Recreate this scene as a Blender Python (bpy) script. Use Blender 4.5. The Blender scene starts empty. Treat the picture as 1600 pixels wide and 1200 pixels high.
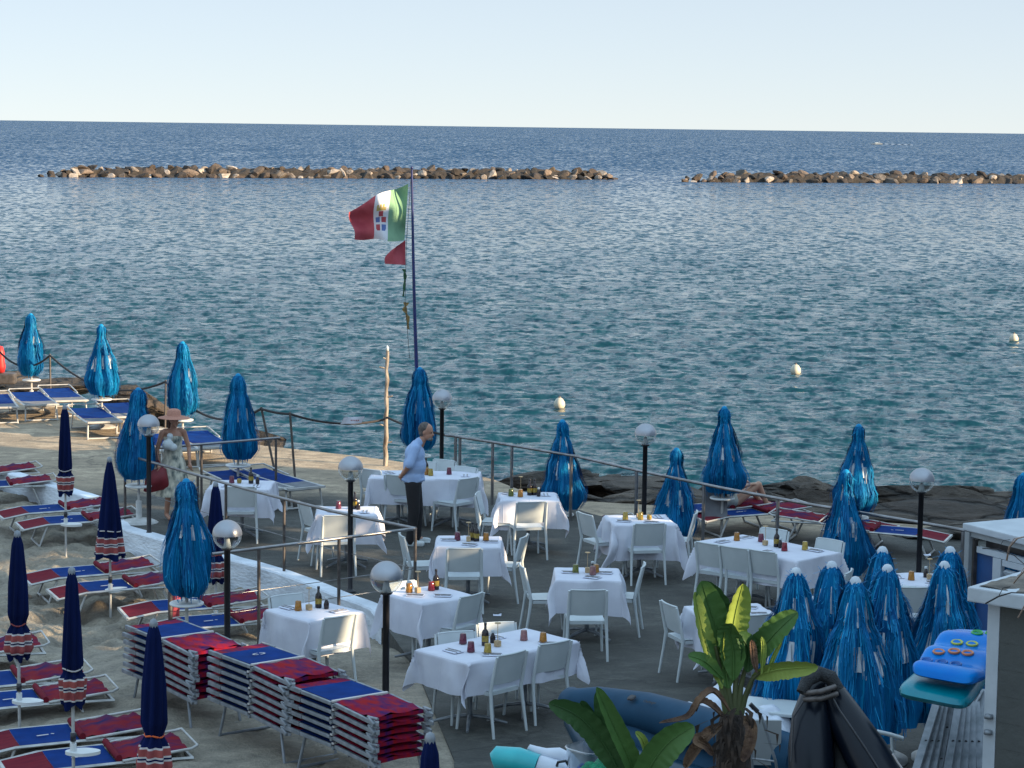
import bpy, bmesh, math, random
import numpy as np
from mathutils import Vector, Matrix, Euler, noise
R = math.radians
PI = math.pi
C = bpy.context.scene.collection
SC = bpy.context.scene
random.seed(7)

# ---------------------------------------------------------------- camera, sky, sun, exposure
HC, FPX = 5.95, 3560.0
PITCH, ROLL = math.atan(402.5/FPX), math.atan(21/1600.0)
SUN_AZ = math.atan2(0.936, -0.351)        # clockwise from +Y
SUN_EL = R(16)
cam_d = bpy.data.cameras.new('Camera'); cam = bpy.data.objects.new('Camera', cam_d); C.objects.link(cam)
cam_d.sensor_width = 36; cam_d.lens = 36*FPX/1600; cam_d.clip_start = 0.1; cam_d.clip_end = 60000
Fv = Vector((0, math.cos(PITCH), -math.sin(PITCH)))
r0 = Vector((1, 0, 0)); u0 = Vector((0, math.sin(PITCH), math.cos(PITCH)))
Rv = math.cos(ROLL)*r0 + math.sin(ROLL)*u0
Uv = math.cos(ROLL)*u0 - math.sin(ROLL)*r0
CAMP = Vector((0, 0, HC))
cam.matrix_world = Matrix(((Rv.x, Uv.x, -Fv.x, 0), (Rv.y, Uv.y, -Fv.y, 0), (Rv.z, Uv.z, -Fv.z, HC), (0, 0, 0, 1)))
SC.camera = cam
SC.render.resolution_x, SC.render.resolution_y = 1024, 768

w = bpy.data.worlds.new('World'); SC.world = w; w.use_nodes = True
wn = w.node_tree.nodes; wl = w.node_tree.links; wn.clear()
wo = wn.new('ShaderNodeOutputWorld'); bg = wn.new('ShaderNodeBackground'); sky = wn.new('ShaderNodeTexSky')
sky.sky_type = 'NISHITA'; sky.sun_disc = False; sky.sun_elevation = SUN_EL; sky.sun_rotation = SUN_AZ
sky.altitude = 0; sky.air_density = 0.6; sky.dust_density = 0.0; sky.ozone_density = 3.0
hs = wn.new('ShaderNodeHueSaturation'); hs.inputs['Saturation'].default_value = 0.9
tint = wn.new('ShaderNodeMix'); tint.data_type = 'RGBA'; tint.blend_type = 'MULTIPLY'; tint.inputs[0].default_value = 1; tint.inputs[7].default_value = (0.98, 1.0, 1.08, 1)
wl.new(sky.outputs[0], hs.inputs['Color']); wl.new(hs.outputs[0], tint.inputs[6]); 
# pale evening veil over the blue, brighter overhead
tcw = wn.new('ShaderNodeTexCoord'); spw = wn.new('ShaderNodeSeparateXYZ'); wl.new(tcw.outputs['Generated'], spw.inputs[0])
crw = wn.new('ShaderNodeValToRGB'); crw.color_ramp.elements[0].position = 0.0; crw.color_ramp.elements[0].color = (0.505, 0.525, 0.525, 1)
crw.color_ramp.elements[1].position = 0.75; crw.color_ramp.elements[1].color = (.62, .88, 1.12, 1)
e_ = crw.color_ramp.elements.new(0.12); e_.color = (0.4, 0.465, 0.49, 1)
wl.new(spw.outputs['Z'], crw.inputs[0]); scw = wn.new('ShaderNodeVectorMath'); scw.operation = 'SCALE'; scw.inputs['Scale'].default_value = 8.5
wl.new(crw.outputs[0], scw.inputs[0]); mxw = wn.new('ShaderNodeMix'); mxw.data_type = 'RGBA'; mxw.inputs[0].default_value = 0.75
wl.new(tint.outputs[2], mxw.inputs[6]); wl.new(scw.outputs[0], mxw.inputs[7]); wl.new(mxw.outputs[2], bg.inputs[0]); wl.new(bg.outputs[0], wo.inputs[0])
bg.inputs[1].default_value = 0.082

sun_d = bpy.data.lights.new('Sun', 'SUN'); sun = bpy.data.objects.new('Sun', sun_d); C.objects.link(sun)
sun_d.energy = 5.0; sun_d.angle = R(0.5); sun_d.color = (1.0, 0.76, 0.48)
SD = Vector((0.936*math.cos(SUN_EL), -0.351*math.cos(SUN_EL), math.sin(SUN_EL))).normalized()
sun.rotation_euler = SD.to_track_quat('Z', 'Y').to_euler(); sun.location = (40, -20, 30)
SC.view_settings.view_transform = 'Standard'; SC.view_settings.look = 'None'
SC.view_settings.exposure = 1.2; SC.view_settings.gamma = 1; SC.view_settings.use_curve_mapping = False

# ---------------------------------------------------------------- helpers
def at(x, y, z=0.0):
    """pixel of the 1600x1200 photo -> world point at height z"""
    d = Fv*FPX + Rv*(x-800) + Uv*(600-y)
    return CAMP + d*((z-HC)/d.z)
def atd(x, y, Y):
    d = Fv*FPX + Rv*(x-800) + Uv*(600-y)
    return CAMP + d*(Y/d.y)

def nod(m, t, **kw):
    n = m.node_tree.nodes.new(t)
    for k, v in kw.items():
        if k.startswith('i_'): n.inputs[k[2:].replace('_', ' ')].default_value = v
        else: setattr(n, k, v)
    return n
def rgba(c): return (c[0], c[1], c[2], 1)
def mat(name, c1, c2=None, rough=0.6, scale=4.0, bump=0.0, bscale=None, stretch=None, metal=0.0, trans=0.0, coat=0.0, detail=5, sheen=0.0, spec=None, bias=0.5, sub=0.0):
    m = bpy.data.materials.new(name); m.use_nodes = True
    b = m.node_tree.nodes['Principled BSDF']; L = m.node_tree.links
    b.inputs['Roughness'].default_value = rough; b.inputs['Metallic'].default_value = metal
    b.inputs['Transmission Weight'].default_value = trans; b.inputs['Coat Weight'].default_value = coat
    b.inputs['Sheen Weight'].default_value = sheen
    if spec is not None: b.inputs['Specular IOR Level'].default_value = spec
    c2 = c2 or tuple(min(1, v*0.8) for v in c1)
    tc = nod(m, 'ShaderNodeTexCoord'); mp = nod(m, 'ShaderNodeMapping')
    if stretch: mp.inputs['Scale'].default_value = stretch
    L.new(tc.outputs['Object'], mp.inputs[0])
    nz = nod(m, 'ShaderNodeTexNoise'); nz.inputs['Scale'].default_value = scale; nz.inputs['Detail'].default_value = detail
    L.new(mp.outputs[0], nz.inputs['Vector'])
    cr = nod(m, 'ShaderNodeValToRGB'); cr.color_ramp.elements[0].position = bias-0.17; cr.color_ramp.elements[1].position = bias+0.17
    cr.color_ramp.elements[0].color = rgba(c2); cr.color_ramp.elements[1].color = rgba(c1)
    L.new(nz.outputs[0], cr.inputs[0]); L.new(cr.outputs[0], b.inputs['Base Color'])
    if bump:
        n2 = nod(m, 'ShaderNodeTexNoise'); n2.inputs['Scale'].default_value = bscale or scale*4; n2.inputs['Detail'].default_value = 6
        L.new(mp.outputs[0], n2.inputs['Vector'])
        bp = nod(m, 'ShaderNodeBump'); bp.inputs['Strength'].default_value = 1.0; bp.inputs['Distance'].default_value = bump
        L.new(n2.outputs[0], bp.inputs['Height']); L.new(bp.outputs[0], b.inputs['Normal'])
    if sub:
        b.inputs['Subsurface Weight'].default_value = 0
    return m

def frame(d):
    d = Vector(d).normalized(); a = Vector((0, 0, 1)) if abs(d.z) < 0.9 else Vector((1, 0, 0))
    x = d.cross(a).normalized(); return x, d.cross(x).normalized()

class MB:
    def __init__(s): s.v = []; s.f = []; s.m = []; s.s = []
    def add(s, V, F, mi=0, sm=False):
        o = len(s.v); s.v += [tuple(v) for v in V]
        for k, f in enumerate(F):
            s.f.append(tuple(i+o for i in f)); s.m.append(mi[k] if isinstance(mi, list) else mi); s.s.append(sm)
        return s
    def box(s, c, d, rz=0.0, mi=0, rot=None, bev=0.0):
        M = rot.to_matrix() if rot is not None else Matrix.Rotation(rz, 3, 'Z')
        hx, hy, hz = d[0]/2, d[1]/2, d[2]/2; c = Vector(c)
        if bev > 0:
            bm = bmesh.new(); bmesh.ops.create_cube(bm, size=1)
            for v in bm.verts: v.co = Vector((v.co.x*d[0], v.co.y*d[1], v.co.z*d[2]))
            bmesh.ops.bevel(bm, geom=bm.edges[:], offset=min(bev, min(d)*0.45), segments=2, affect='EDGES', profile=0.6)
            bm.verts.ensure_lookup_table(); bm.verts.index_update()
            V = [c + M @ v.co for v in bm.verts]; F = [[v.index for v in f.verts] for f in bm.faces]; bm.free()
            return s.add(V, F, mi, False)
        V = [c + M @ Vector((x*hx, y*hy, z*hz)) for x in (-1, 1) for y in (-1, 1) for z in (-1, 1)]
        return s.add(V, [(0, 1, 3, 2), (4, 6, 7, 5), (0, 4, 5, 1), (2, 3, 7, 6), (0, 2, 6, 4), (1, 5, 7, 3)], mi)
    def tube(s, P, r, n=8, mi=0, caps=True, sm=True, flat=1.0):
        P = [Vector(p) for p in P]; k = len(P)
        rs = r if isinstance(r, (list, tuple)) else [r]*k
        V = []; x = None
        for i in range(k):
            d = (P[min(i+1, k-1)] - P[max(i-1, 0)])
            if d.length < 1e-9: d = Vector((0, 0, 1))
            d.normalize()
            if x is None: x, y = frame(d)
            else:
                x = (x - d*x.dot(d)); x = x.normalized() if x.length > 1e-6 else frame(d)[0]; y = d.cross(x)
            for j in range(n):
                a = 2*PI*j/n; V.append(P[i] + (x*math.cos(a) + y*math.sin(a)*flat)*rs[i])
        F = [(i*n+j, i*n+(j+1) % n, (i+1)*n+(j+1) % n, (i+1)*n+j) for i in range(k-1) for j in range(n)]
        s.add(V, F, mi, sm)
        if caps: s.add([V[j] for j in range(n)], [tuple(reversed(range(n)))], mi); s.add([V[(k-1)*n+j] for j in range(n)], [tuple(range(n))], mi)
        return s
    def lathe(s, prof, n=24, c=(0, 0, 0), mi=0, sm=True, fn=None):
        c = Vector(c); V = []
        for (r, z) in prof:
            for j in range(n):
                a = 2*PI*j/n; rr = r*(fn(a, z) if fn else 1); V.append(c + Vector((rr*math.cos(a), rr*math.sin(a), z)))
        F = [(i*n+j, i*n+(j+1) % n, (i+1)*n+(j+1) % n, (i+1)*n+j) for i in range(len(prof)-1) for j in range(n)]
        return s.add(V, F, mi, sm)
    def grid(s, fn, nu, nv, mi=0, sm=True):
        V = [fn(i/nu, j/nv) for i in range(nu+1) for j in range(nv+1)]
        F = []; MI = []
        for i in range(nu):
            for j in range(nv):
                a = i*(nv+1)+j; F.append((a, a+1, a+nv+2, a+nv+1)); MI.append(mi((i+.5)/nu, (j+.5)/nv) if callable(mi) else mi)
        return s.add(V, F, MI, sm)
    def mesh(s, name, mats):
        me = bpy.data.meshes.new(name); me.from_pydata(s.v, [], s.f)
        for m in (mats if isinstance(mats, (list, tuple)) else [mats]): me.materials.append(m)
        me.polygons.foreach_set('material_index', s.m); me.polygons.foreach_set('use_smooth', s.s); me.update()
        return me
    def build(s, name, mats, parent=None, loc=None, **kw):
        o = bpy.data.objects.new(name, s.mesh(name, mats)); C.objects.link(o)
        if parent is not None: o.parent = parent
        if loc is not None: o.location = loc
        tag(o, **kw); return o

def tag(o, label=None, cat=None, group=None, kind=None):
    if label: o['label'] = label
    if cat: o['category'] = cat
    if group: o['group'] = group
    if kind: o['kind'] = kind
    return o
def empty(name, loc=(0, 0, 0), rz=0.0, **kw):
    o = bpy.data.objects.new(name, None); C.objects.link(o); o.location = loc; o.rotation_euler = (0, 0, rz)
    o.empty_display_size = 0.1
    return tag(o, **kw)
def meshobj(name, me, parent=None, **kw):
    o = bpy.data.objects.new(name, me); C.objects.link(o)
    if parent is not None: o.parent = parent
    return tag(o, **kw)
def dup(src, parent=None):
    kids = [c for c in src.children]
    o = src.copy(); C.objects.link(o); o.parent = parent
    for ch in kids: dup(ch, o)
    return o
PROTO = {}
def inst(key, factory, loc, rz=0.0, scale=1.0, label=None, cat=None, group=None, rot=None):
    if key not in PROTO: o = factory(); PROTO[key] = o
    else: o = dup(PROTO[key])
    o.location = loc; o.rotation_euler = rot if rot is not None else (0, 0, rz)
    o.scale = (scale,)*3 if not isinstance(scale, (tuple, list)) else scale
    return tag(o, label, cat, group)
def remesh(mb, name, mats, voxel=0.012, smooth=2, parent=None, mfn=None, **kw):
    """closed pieces fused into ONE continuous surface"""
    o = bpy.data.objects.new(name, mb.mesh(name, mats)); C.objects.link(o)
    r = o.modifiers.new('r', 'REMESH'); r.mode = 'VOXEL'; r.voxel_size = voxel; r.use_smooth_shade = True
    sm = o.modifiers.new('s', 'SMOOTH'); sm.iterations = smooth; sm.factor = 0.5
    dg = bpy.context.evaluated_depsgraph_get(); me = bpy.data.meshes.new_from_object(o.evaluated_get(dg)); me.name = name
    o.modifiers.clear(); o.data = me
    me.materials.clear()
    for m in (mats if isinstance(mats, (list, tuple)) else [mats]): me.materials.append(m)
    if mfn:
        for p in me.polygons: p.material_index = mfn(p.center)
    else:
        for p in me.polygons: p.material_index = 0
    if parent is not None: o.parent = parent
    return tag(o, **kw)

def capsule(mb, a, b, ra, rb, n=12, mi=0):
    a = Vector(a); b = Vector(b); d = (b-a); L = d.length
    d = d.normalized() if L > 1e-6 else Vector((0, 0, 1))
    P = []; rr = []
    for t in (-0.98, -0.8, -0.5, 0.0): P.append(a + d*ra*t); rr.append(ra*math.sqrt(max(0.0, 1-t*t)))
    for t in (0.0, 0.5, 0.8, 0.98): P.append(b + d*rb*t); rr.append(rb*math.sqrt(1-t*t))
    mb.tube(P, rr, n=n, mi=mi)
def ellip(mb, c, r, n=16, mi=0, rot=None):
    V = []; m = n//2; M = rot.to_matrix() if rot is not None else Matrix.Identity(3)
    for i in range(m+1):
        t = PI*(i+0.02*(i == 0)-0.02*(i == m))/m
        for j in range(n):
            a = 2*PI*j/n; V.append(Vector(c) + M @ Vector((r[0]*math.sin(t)*math.cos(a), r[1]*math.sin(t)*math.sin(a), r[2]*math.cos(t))))
    F = [(i*n+j, (i+1)*n+j, (i+1)*n+(j+1) % n, i*n+(j+1) % n) for i in range(m) for j in range(n)]
    F.append(tuple(range(n))); F.append(tuple(reversed([m*n+j for j in range(n)])))
    mb.add(V, F, mi, True)

# ---------------------------------------------------------------- materials
M = {}
M['plastic'] = mat('white_plastic', (0.54, 0.585, 0.6), (0.46, 0.505, 0.52), spec=.35, rough=0.42, scale=3)
M['cloth'] = mat('white_linen', (0.6, 0.61, 0.68), (0.55, 0.56, 0.64), spec=.15, rough=0.9, scale=6, bump=0.004, bscale=9)
def crease(m, step):
    nt = m.node_tree; L = nt.links; tc = nod(m, 'ShaderNodeTexCoord'); sp = nod(m, 'ShaderNodeSeparateXYZ'); L.new(tc.outputs['Object'], sp.inputs[0]); hs_ = []
    for ax in 'XY':
        pp = nod(m, 'ShaderNodeMath', operation='PINGPONG'); pp.inputs[1].default_value = step; L.new(sp.outputs[ax], pp.inputs[0])
        mr = nod(m, 'ShaderNodeMapRange', i_From_Min=0.0, i_From_Max=0.012, i_To_Min=1.0, i_To_Max=0.0); L.new(pp.outputs[0], mr.inputs['Value']); hs_.append(mr)
    ad = nod(m, 'ShaderNodeMath', operation='MAXIMUM'); L.new(hs_[0].outputs[0], ad.inputs[0]); L.new(hs_[1].outputs[0], ad.inputs[1])
    old = [n for n in nt.nodes if n.type == 'BUMP'][0]; b2 = nod(m, 'ShaderNodeBump', i_Strength=0.7, i_Distance=0.004); L.new(ad.outputs[0], b2.inputs['Height']); L.new(old.outputs[0], b2.inputs['Normal'])
    L.new(b2.outputs[0], nt.nodes['Principled BSDF'].inputs['Normal'])
crease(M['cloth'], 0.19)
M['napkin'] = mat('napkin_paper', (0.62, 0.64, 0.74), (0.5, 0.52, 0.62), rough=0.9, scale=20)
M['steel'] = mat('brushed_steel', (0.3, 0.3, 0.31), (0.2, 0.19, 0.19), rough=0.34, metal=0.85, scale=8)
M['postmetal'] = mat('weathered_post', (0.13, 0.115, 0.11), (0.07, 0.06, 0.055), rough=0.5, metal=0.4, scale=10)
M['alu'] = mat('aluminium', (0.28, 0.3, 0.33), (0.17, 0.19, 0.21), rough=0.5, metal=0.4, scale=12)
M['whitemetal'] = mat('white_painted_metal', (0.5, 0.5, 0.49), (0.34, 0.34, 0.33), rough=0.45, scale=8)
M['black'] = mat('black_paint', (0.022, 0.022, 0.028), (0.012, 0.012, 0.016), rough=0.4, scale=10)
M['silver'] = mat('silver_globe', (0.36, 0.37, 0.4), (0.27, 0.28, 0.31), rough=0.36, metal=0.9, scale=3)
M['blue'] = mat('blue_raffia', (0.0, 0.17, 0.4), (0.0, 0.05, 0.17), spec=.15, rough=0.8, scale=7, stretch=(1, 1, 0.12), bias=0.5)
M['blue2'] = mat('blue_raffia_light', (0.0, 0.27, 0.52), (0.0, 0.12, 0.32), spec=.25, rough=0.6, scale=9, stretch=(1, 1, 0.2))
M['bluewhite'] = mat('faded_white_canvas', (0.58, 0.62, 0.66), (0.4, 0.46, 0.52), rough=0.8, scale=8)
M['navy'] = mat('navy_canvas', (0.005, 0.013, 0.075), (0.002, 0.006, 0.035), spec=.1, rough=0.9, scale=5, stretch=(1, 1, 0.2))
M['redcan'] = mat('faded_red_canvas', (0.32, 0.07, 0.06), (0.22, 0.04, 0.045), rough=0.8, scale=8)
M['stripew'] = mat('white_canvas_stripe', (0.55, 0.52, 0.5), (0.45, 0.42, 0.42), rough=0.8)
M['redfab'] = mat('red_lounger_canvas', (0.3, 0.012, 0.022), (0.22, 0.008, 0.02), spec=.1, rough=0.85, scale=5)
M['maroon'] = mat('worn_red_canvas', (0.17, 0.014, 0.024), (0.11, 0.009, 0.022), spec=.1, rough=0.85, scale=4, stretch=(1, 4, 1))
M['bluefab'] = mat('blue_lounger_canvas', (0.001, 0.035, 0.19), (0.001, 0.024, 0.13), spec=.1, rough=0.85, scale=5)
M['greyfab'] = mat('grey_lounger_canvas', (0.2, 0.21, 0.23), (0.15, 0.155, 0.17), spec=.1, rough=0.9, scale=5)
M['rope'] = mat('dark_rope', (0.04, 0.035, 0.04), (0.02, 0.02, 0.02), rough=0.9, scale=40)
M['trayplast'] = mat('white_tray_plastic', (0.66, 0.68, 0.68), (0.56, 0.58, 0.58), rough=0.4, scale=5)
def glassmat(name, col, mixf=0.3, rough=0.05):
    m = bpy.data.materials.new(name); m.use_nodes = True; nt = m.node_tree; nt.nodes.clear()
    o = nt.nodes.new('ShaderNodeOutputMaterial'); mx = nt.nodes.new('ShaderNodeMixShader')
    t = nt.nodes.new('ShaderNodeBsdfTransparent'); t.inputs[0].default_value = rgba(col)
    g = nt.nodes.new('ShaderNodeBsdfGlossy'); g.inputs['Roughness'].default_value = rough; g.inputs[0].default_value = (1, 1, 1, 1)
    fr = nt.nodes.new('ShaderNodeLayerWeight'); fr.inputs[0].default_value = mixf
    nt.links.new(fr.outputs['Facing'], mx.inputs[0]); nt.links.new(t.outputs[0], mx.inputs[1]); nt.links.new(g.outputs[0], mx.inputs[2])
    nt.links.new(mx.outputs[0], o.inputs[0]); return m
M['glass'] = glassmat('clear_globe_glass', (0.86, 0.88, 0.88), 0.25)
def tintmat(name, col):
    m = mat(name, col, tuple(v*0.6 for v in col), rough=0.12, scale=30)
    b = m.node_tree.nodes['Principled BSDF']; b.inputs['Transmission Weight'].default_value = 0.45; return m
M['g_amber'] = tintmat('amber_glass', (0.55, 0.24, 0.04)); M['g_yellow'] = tintmat('yellow_glass', (0.6, 0.42, 0.08))
M['g_purple'] = tintmat('plum_glass', (0.22, 0.05, 0.09)); M['g_red'] = tintmat('red_glass', (0.35, 0.03, 0.05)); M['g_pink'] = tintmat('rosy_glass', (0.42, 0.2, 0.2))
M['g_green'] = tintmat('olive_glass', (0.2, 0.22, 0.05))
M['bottle'] = mat('dark_bottle_glass', (0.012, 0.01, 0.014), (0.02, 0.012, 0.012), rough=0.12, scale=5)
M['cork'] = mat('pale_wood', (0.5, 0.36, 0.2), (0.36, 0.25, 0.14), rough=0.7, scale=20)
M['skin'] = mat('sunned_skin', (0.42, 0.22, 0.15), (0.34, 0.17, 0.11), rough=0.5, scale=8)
# ---------------------------------------------------------------- sea
SEA = -1.25
WN, WM, WF, WT = 0.8, 2.1, 0.3, 0.32
def build_sea():
    ys = [30.0]
    while ys[-1] < 26000:
        y = ys[-1]; ys.append(y + max(0.05, y*y/42000.0) if y < 700 else y*1.03)
    ys = np.array(ys); NX = 860
    u = np.linspace(-1, 1, NX)
    half = 0.25*ys + 4.0
    X = half[:, None]*u[None, :]; Y = np.repeat(ys[:, None], NX, 1)
    rng = np.random.RandomState(4); Z = np.zeros_like(X)
    dyl = np.gradient(ys)[:, None]
    for k in range(80):
        lam = 0.28*(8.0**(rng.rand()**1.3)); th = rng.normal(0.0, 0.45) + R(8)
        kx, ky = math.sin(th)*2*PI/lam, math.cos(th)*2*PI/lam
        amp = 0.0085*lam**0.8*(0.5+rng.rand()); ph = rng.rand()*2*PI
        fade = np.clip(lam/(dyl*3.2) - 1, 0, 1)
        a = kx*X + ky*Y + ph + 0.9*np.sin(0.13*X/lam**0.5 + 0.21*Y/lam**0.5 + ph*3)
        s = 0.5 + 0.5*np.sin(a)
        Z += fade*amp*(1.3*s**1.25 - 0.6)
    gust = 0.9 + 0.1*np.sin(X*0.11+1.3*np.sin(Y*0.05))*np.sin(Y*0.07+X*0.03)
    Z *= gust
    V = np.stack([X, Y, Z+SEA], -1).reshape(-1, 3)
    ny = len(ys); idx = np.arange(ny*NX).reshape(ny, NX)
    F = np.stack([idx[:-1, :-1], idx[:-1, 1:], idx[1:, 1:], idx[1:, :-1]], -1).reshape(-1, 4)
    me = bpy.data.meshes.new('sea'); me.vertices.add(len(V)); me.vertices.foreach_set('co', V.ravel())
    me.loops.add(F.size); me.loops.foreach_set('vertex_index', F.ravel().astype(np.int32))
    me.polygons.add(len(F)); me.polygons.foreach_set('loop_start', np.arange(0, F.size, 4, dtype=np.int32))
    me.polygons.foreach_set('use_smooth', np.ones(len(F), bool)); me.update(calc_edges=True); me.validate()
    m = bpy.data.materials.new('sea_water'); m.use_nodes = True; L = m.node_tree.links
    b = m.node_tree.nodes['Principled BSDF']
    geo = nod(m, 'ShaderNodeNewGeometry'); sep = nod(m, 'ShaderNodeSeparateXYZ'); L.new(geo.outputs['Position'], sep.inputs[0])
    mr = nod(m, 'ShaderNodeMapRange', i_From_Min=90.0, i_From_Max=320.0); L.new(sep.outputs['Y'], mr.inputs['Value'])
    # body colour: shallow teal inside the breakwater, deep blue outside
    n0 = nod(m, 'ShaderNodeTexNoise', i_Scale=0.05, i_Detail=3.0); L.new(geo.outputs['Position'], n0.inputs['Vector'])
    cA = nod(m, 'ShaderNodeMix', data_type='RGBA'); cA.inputs[6].default_value = (0.002, 0.032, 0.052, 1); cA.inputs[7].default_value = (0.004, 0.038, 0.048, 1)
    L.new(n0.outputs[0], cA.inputs[0])
    cB = nod(m, 'ShaderNodeMix', data_type='RGBA'); cB.inputs[7].default_value = (0.002, 0.03, 0.085, 1)
    L.new(mr.outputs[0], cB.inputs[0]); L.new(cA.outputs[2], cB.inputs[6]); L.new(cB.outputs[2], b.inputs['Base Color'])
    b.inputs['Specular Tint'].default_value = (0.42, 0.8, 1.0, 1); b.inputs['Roughness'].default_value = 0.1; b.inputs['IOR'].default_value = 1.333
    def nz(sx, sy, det=3.0, off=0.0):
        mp = nod(m, 'ShaderNodeMapping'); mp.inputs['Scale'].default_value = (sx, sy, 1); mp.inputs['Rotation'].default_value = (0, 0, R(-6)); mp.inputs['Location'].default_value = (off, off, off)
        L.new(geo.outputs['Position'], mp.inputs[0])
        n = nod(m, 'ShaderNodeTexNoise', i_Scale=1.0, i_Detail=det, i_Roughness=0.6); L.new(mp.outputs[0], n.inputs['Vector'])
        s_ = nod(m, 'ShaderNodeVectorMath', operation='SUBTRACT'); s_.inputs[1].default_value = (.5, .5, .5); L.new(n.outputs['Color'], s_.inputs[0]); return s_.outputs[0]
    def vs(x, k):
        q = nod(m, 'ShaderNodeVectorMath', operation='SCALE'); L.new(x, q.inputs[0])
        if isinstance(k, float): q.inputs['Scale'].default_value = k
        else: L.new(k, q.inputs['Scale'])
        return q.outputs[0]
    def va(x, y):
        q = nod(m, 'ShaderNodeVectorMath', operation='ADD'); L.new(x, q.inputs[0]); L.new(y, q.inputs[1]); return q.outputs[0]
    def ramp(a, b_, c, d):
        q = nod(m, 'ShaderNodeMapRange', i_From_Min=a, i_From_Max=b_, i_To_Min=c, i_To_Max=d); L.new(sep.outputs['Y'], q.inputs['Value']); return q.outputs[0]
    # ripples that stay readable at every range: their depth grows with the distance from the shore
    lg = nod(m, 'ShaderNodeMath', operation='LOGARITHM'); lg.inputs[1].default_value = math.e; L.new(sep.outputs['Y'], lg.inputs[0])
    lm = nod(m, 'ShaderNodeMath', operation='MULTIPLY'); lm.inputs[1].default_value = 140.0; L.new(lg.outputs[0], lm.inputs[0])
    dv = nod(m, 'ShaderNodeMath', operation='POWER'); L.new(sep.outputs['Y'], dv.inputs[0]); dv.inputs[1].default_value = -0.45
    dx = nod(m, 'ShaderNodeMath', operation='MULTIPLY'); L.new(sep.outputs['X'], dx.inputs[0]); L.new(dv.outputs[0], dx.inputs[1])
    sk = nod(m, 'ShaderNodeMath', operation='MULTIPLY'); L.new(dx.outputs[0], sk.inputs[0]); sk.inputs[1].default_value = 19.0
    lc = nod(m, 'ShaderNodeCombineXYZ'); L.new(sk.outputs[0], lc.inputs['X']); L.new(lm.outputs[0], lc.inputs['Y'])
    ln = nod(m, 'ShaderNodeTexNoise', i_Scale=1.0, i_Detail=3.0, i_Roughness=0.6, i_Distortion=0.5); L.new(lc.outputs[0], ln.inputs['Vector'])
    lsub = nod(m, 'ShaderNodeVectorMath', operation='SUBTRACT'); lsub.inputs[1].default_value = (.5, .5, .5); L.new(ln.outputs['Color'], lsub.inputs[0])
    near = vs(nz(2.2, 5.0), WN); mid = vs(lsub.outputs[0], WM); farv = vs(vs(nz(.05, .012, 3.0, 3.0), WF), ramp(90.0, 330.0, 0.3, 1.0))
    tot = va(va(near, mid), farv)
    cmb = nod(m, 'ShaderNodeCombineXYZ'); tl = ramp(230.0, 420.0, -0.08, -WT); L.new(tl, cmb.inputs['Y'])
    ml = nod(m, 'ShaderNodeVectorMath', operation='MULTIPLY'); ml.inputs[1].default_value = (1, 1, 0); L.new(tot, ml.inputs[0])
    nn = nod(m, 'ShaderNodeVectorMath', operation='NORMALIZE'); L.new(va(va(geo.outputs['Normal'], ml.outputs[0]), cmb.outputs[0]), nn.inputs[0]); L.new(nn.outputs[0], b.inputs['Normal'])
    me.materials.append(m)
    o = bpy.data.objects.new('sea', me); C.objects.link(o); o['kind'] = 'structure'
build_sea()

# ---------------------------------------------------------------- ground
def prism(name, poly, z1, z0, m, **kw):
    mb = MB(); n = len(poly)
    mb.add([(x, y, z1) for x, y in poly], [tuple(range(n))])
    mb.add([(x, y, z) for z in (z0, z1) for x, y in poly], [(i, (i+1) % n, n+(i+1) % n, n+i) for i in range(n)])
    return mb.build(name, m, **kw)

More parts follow.
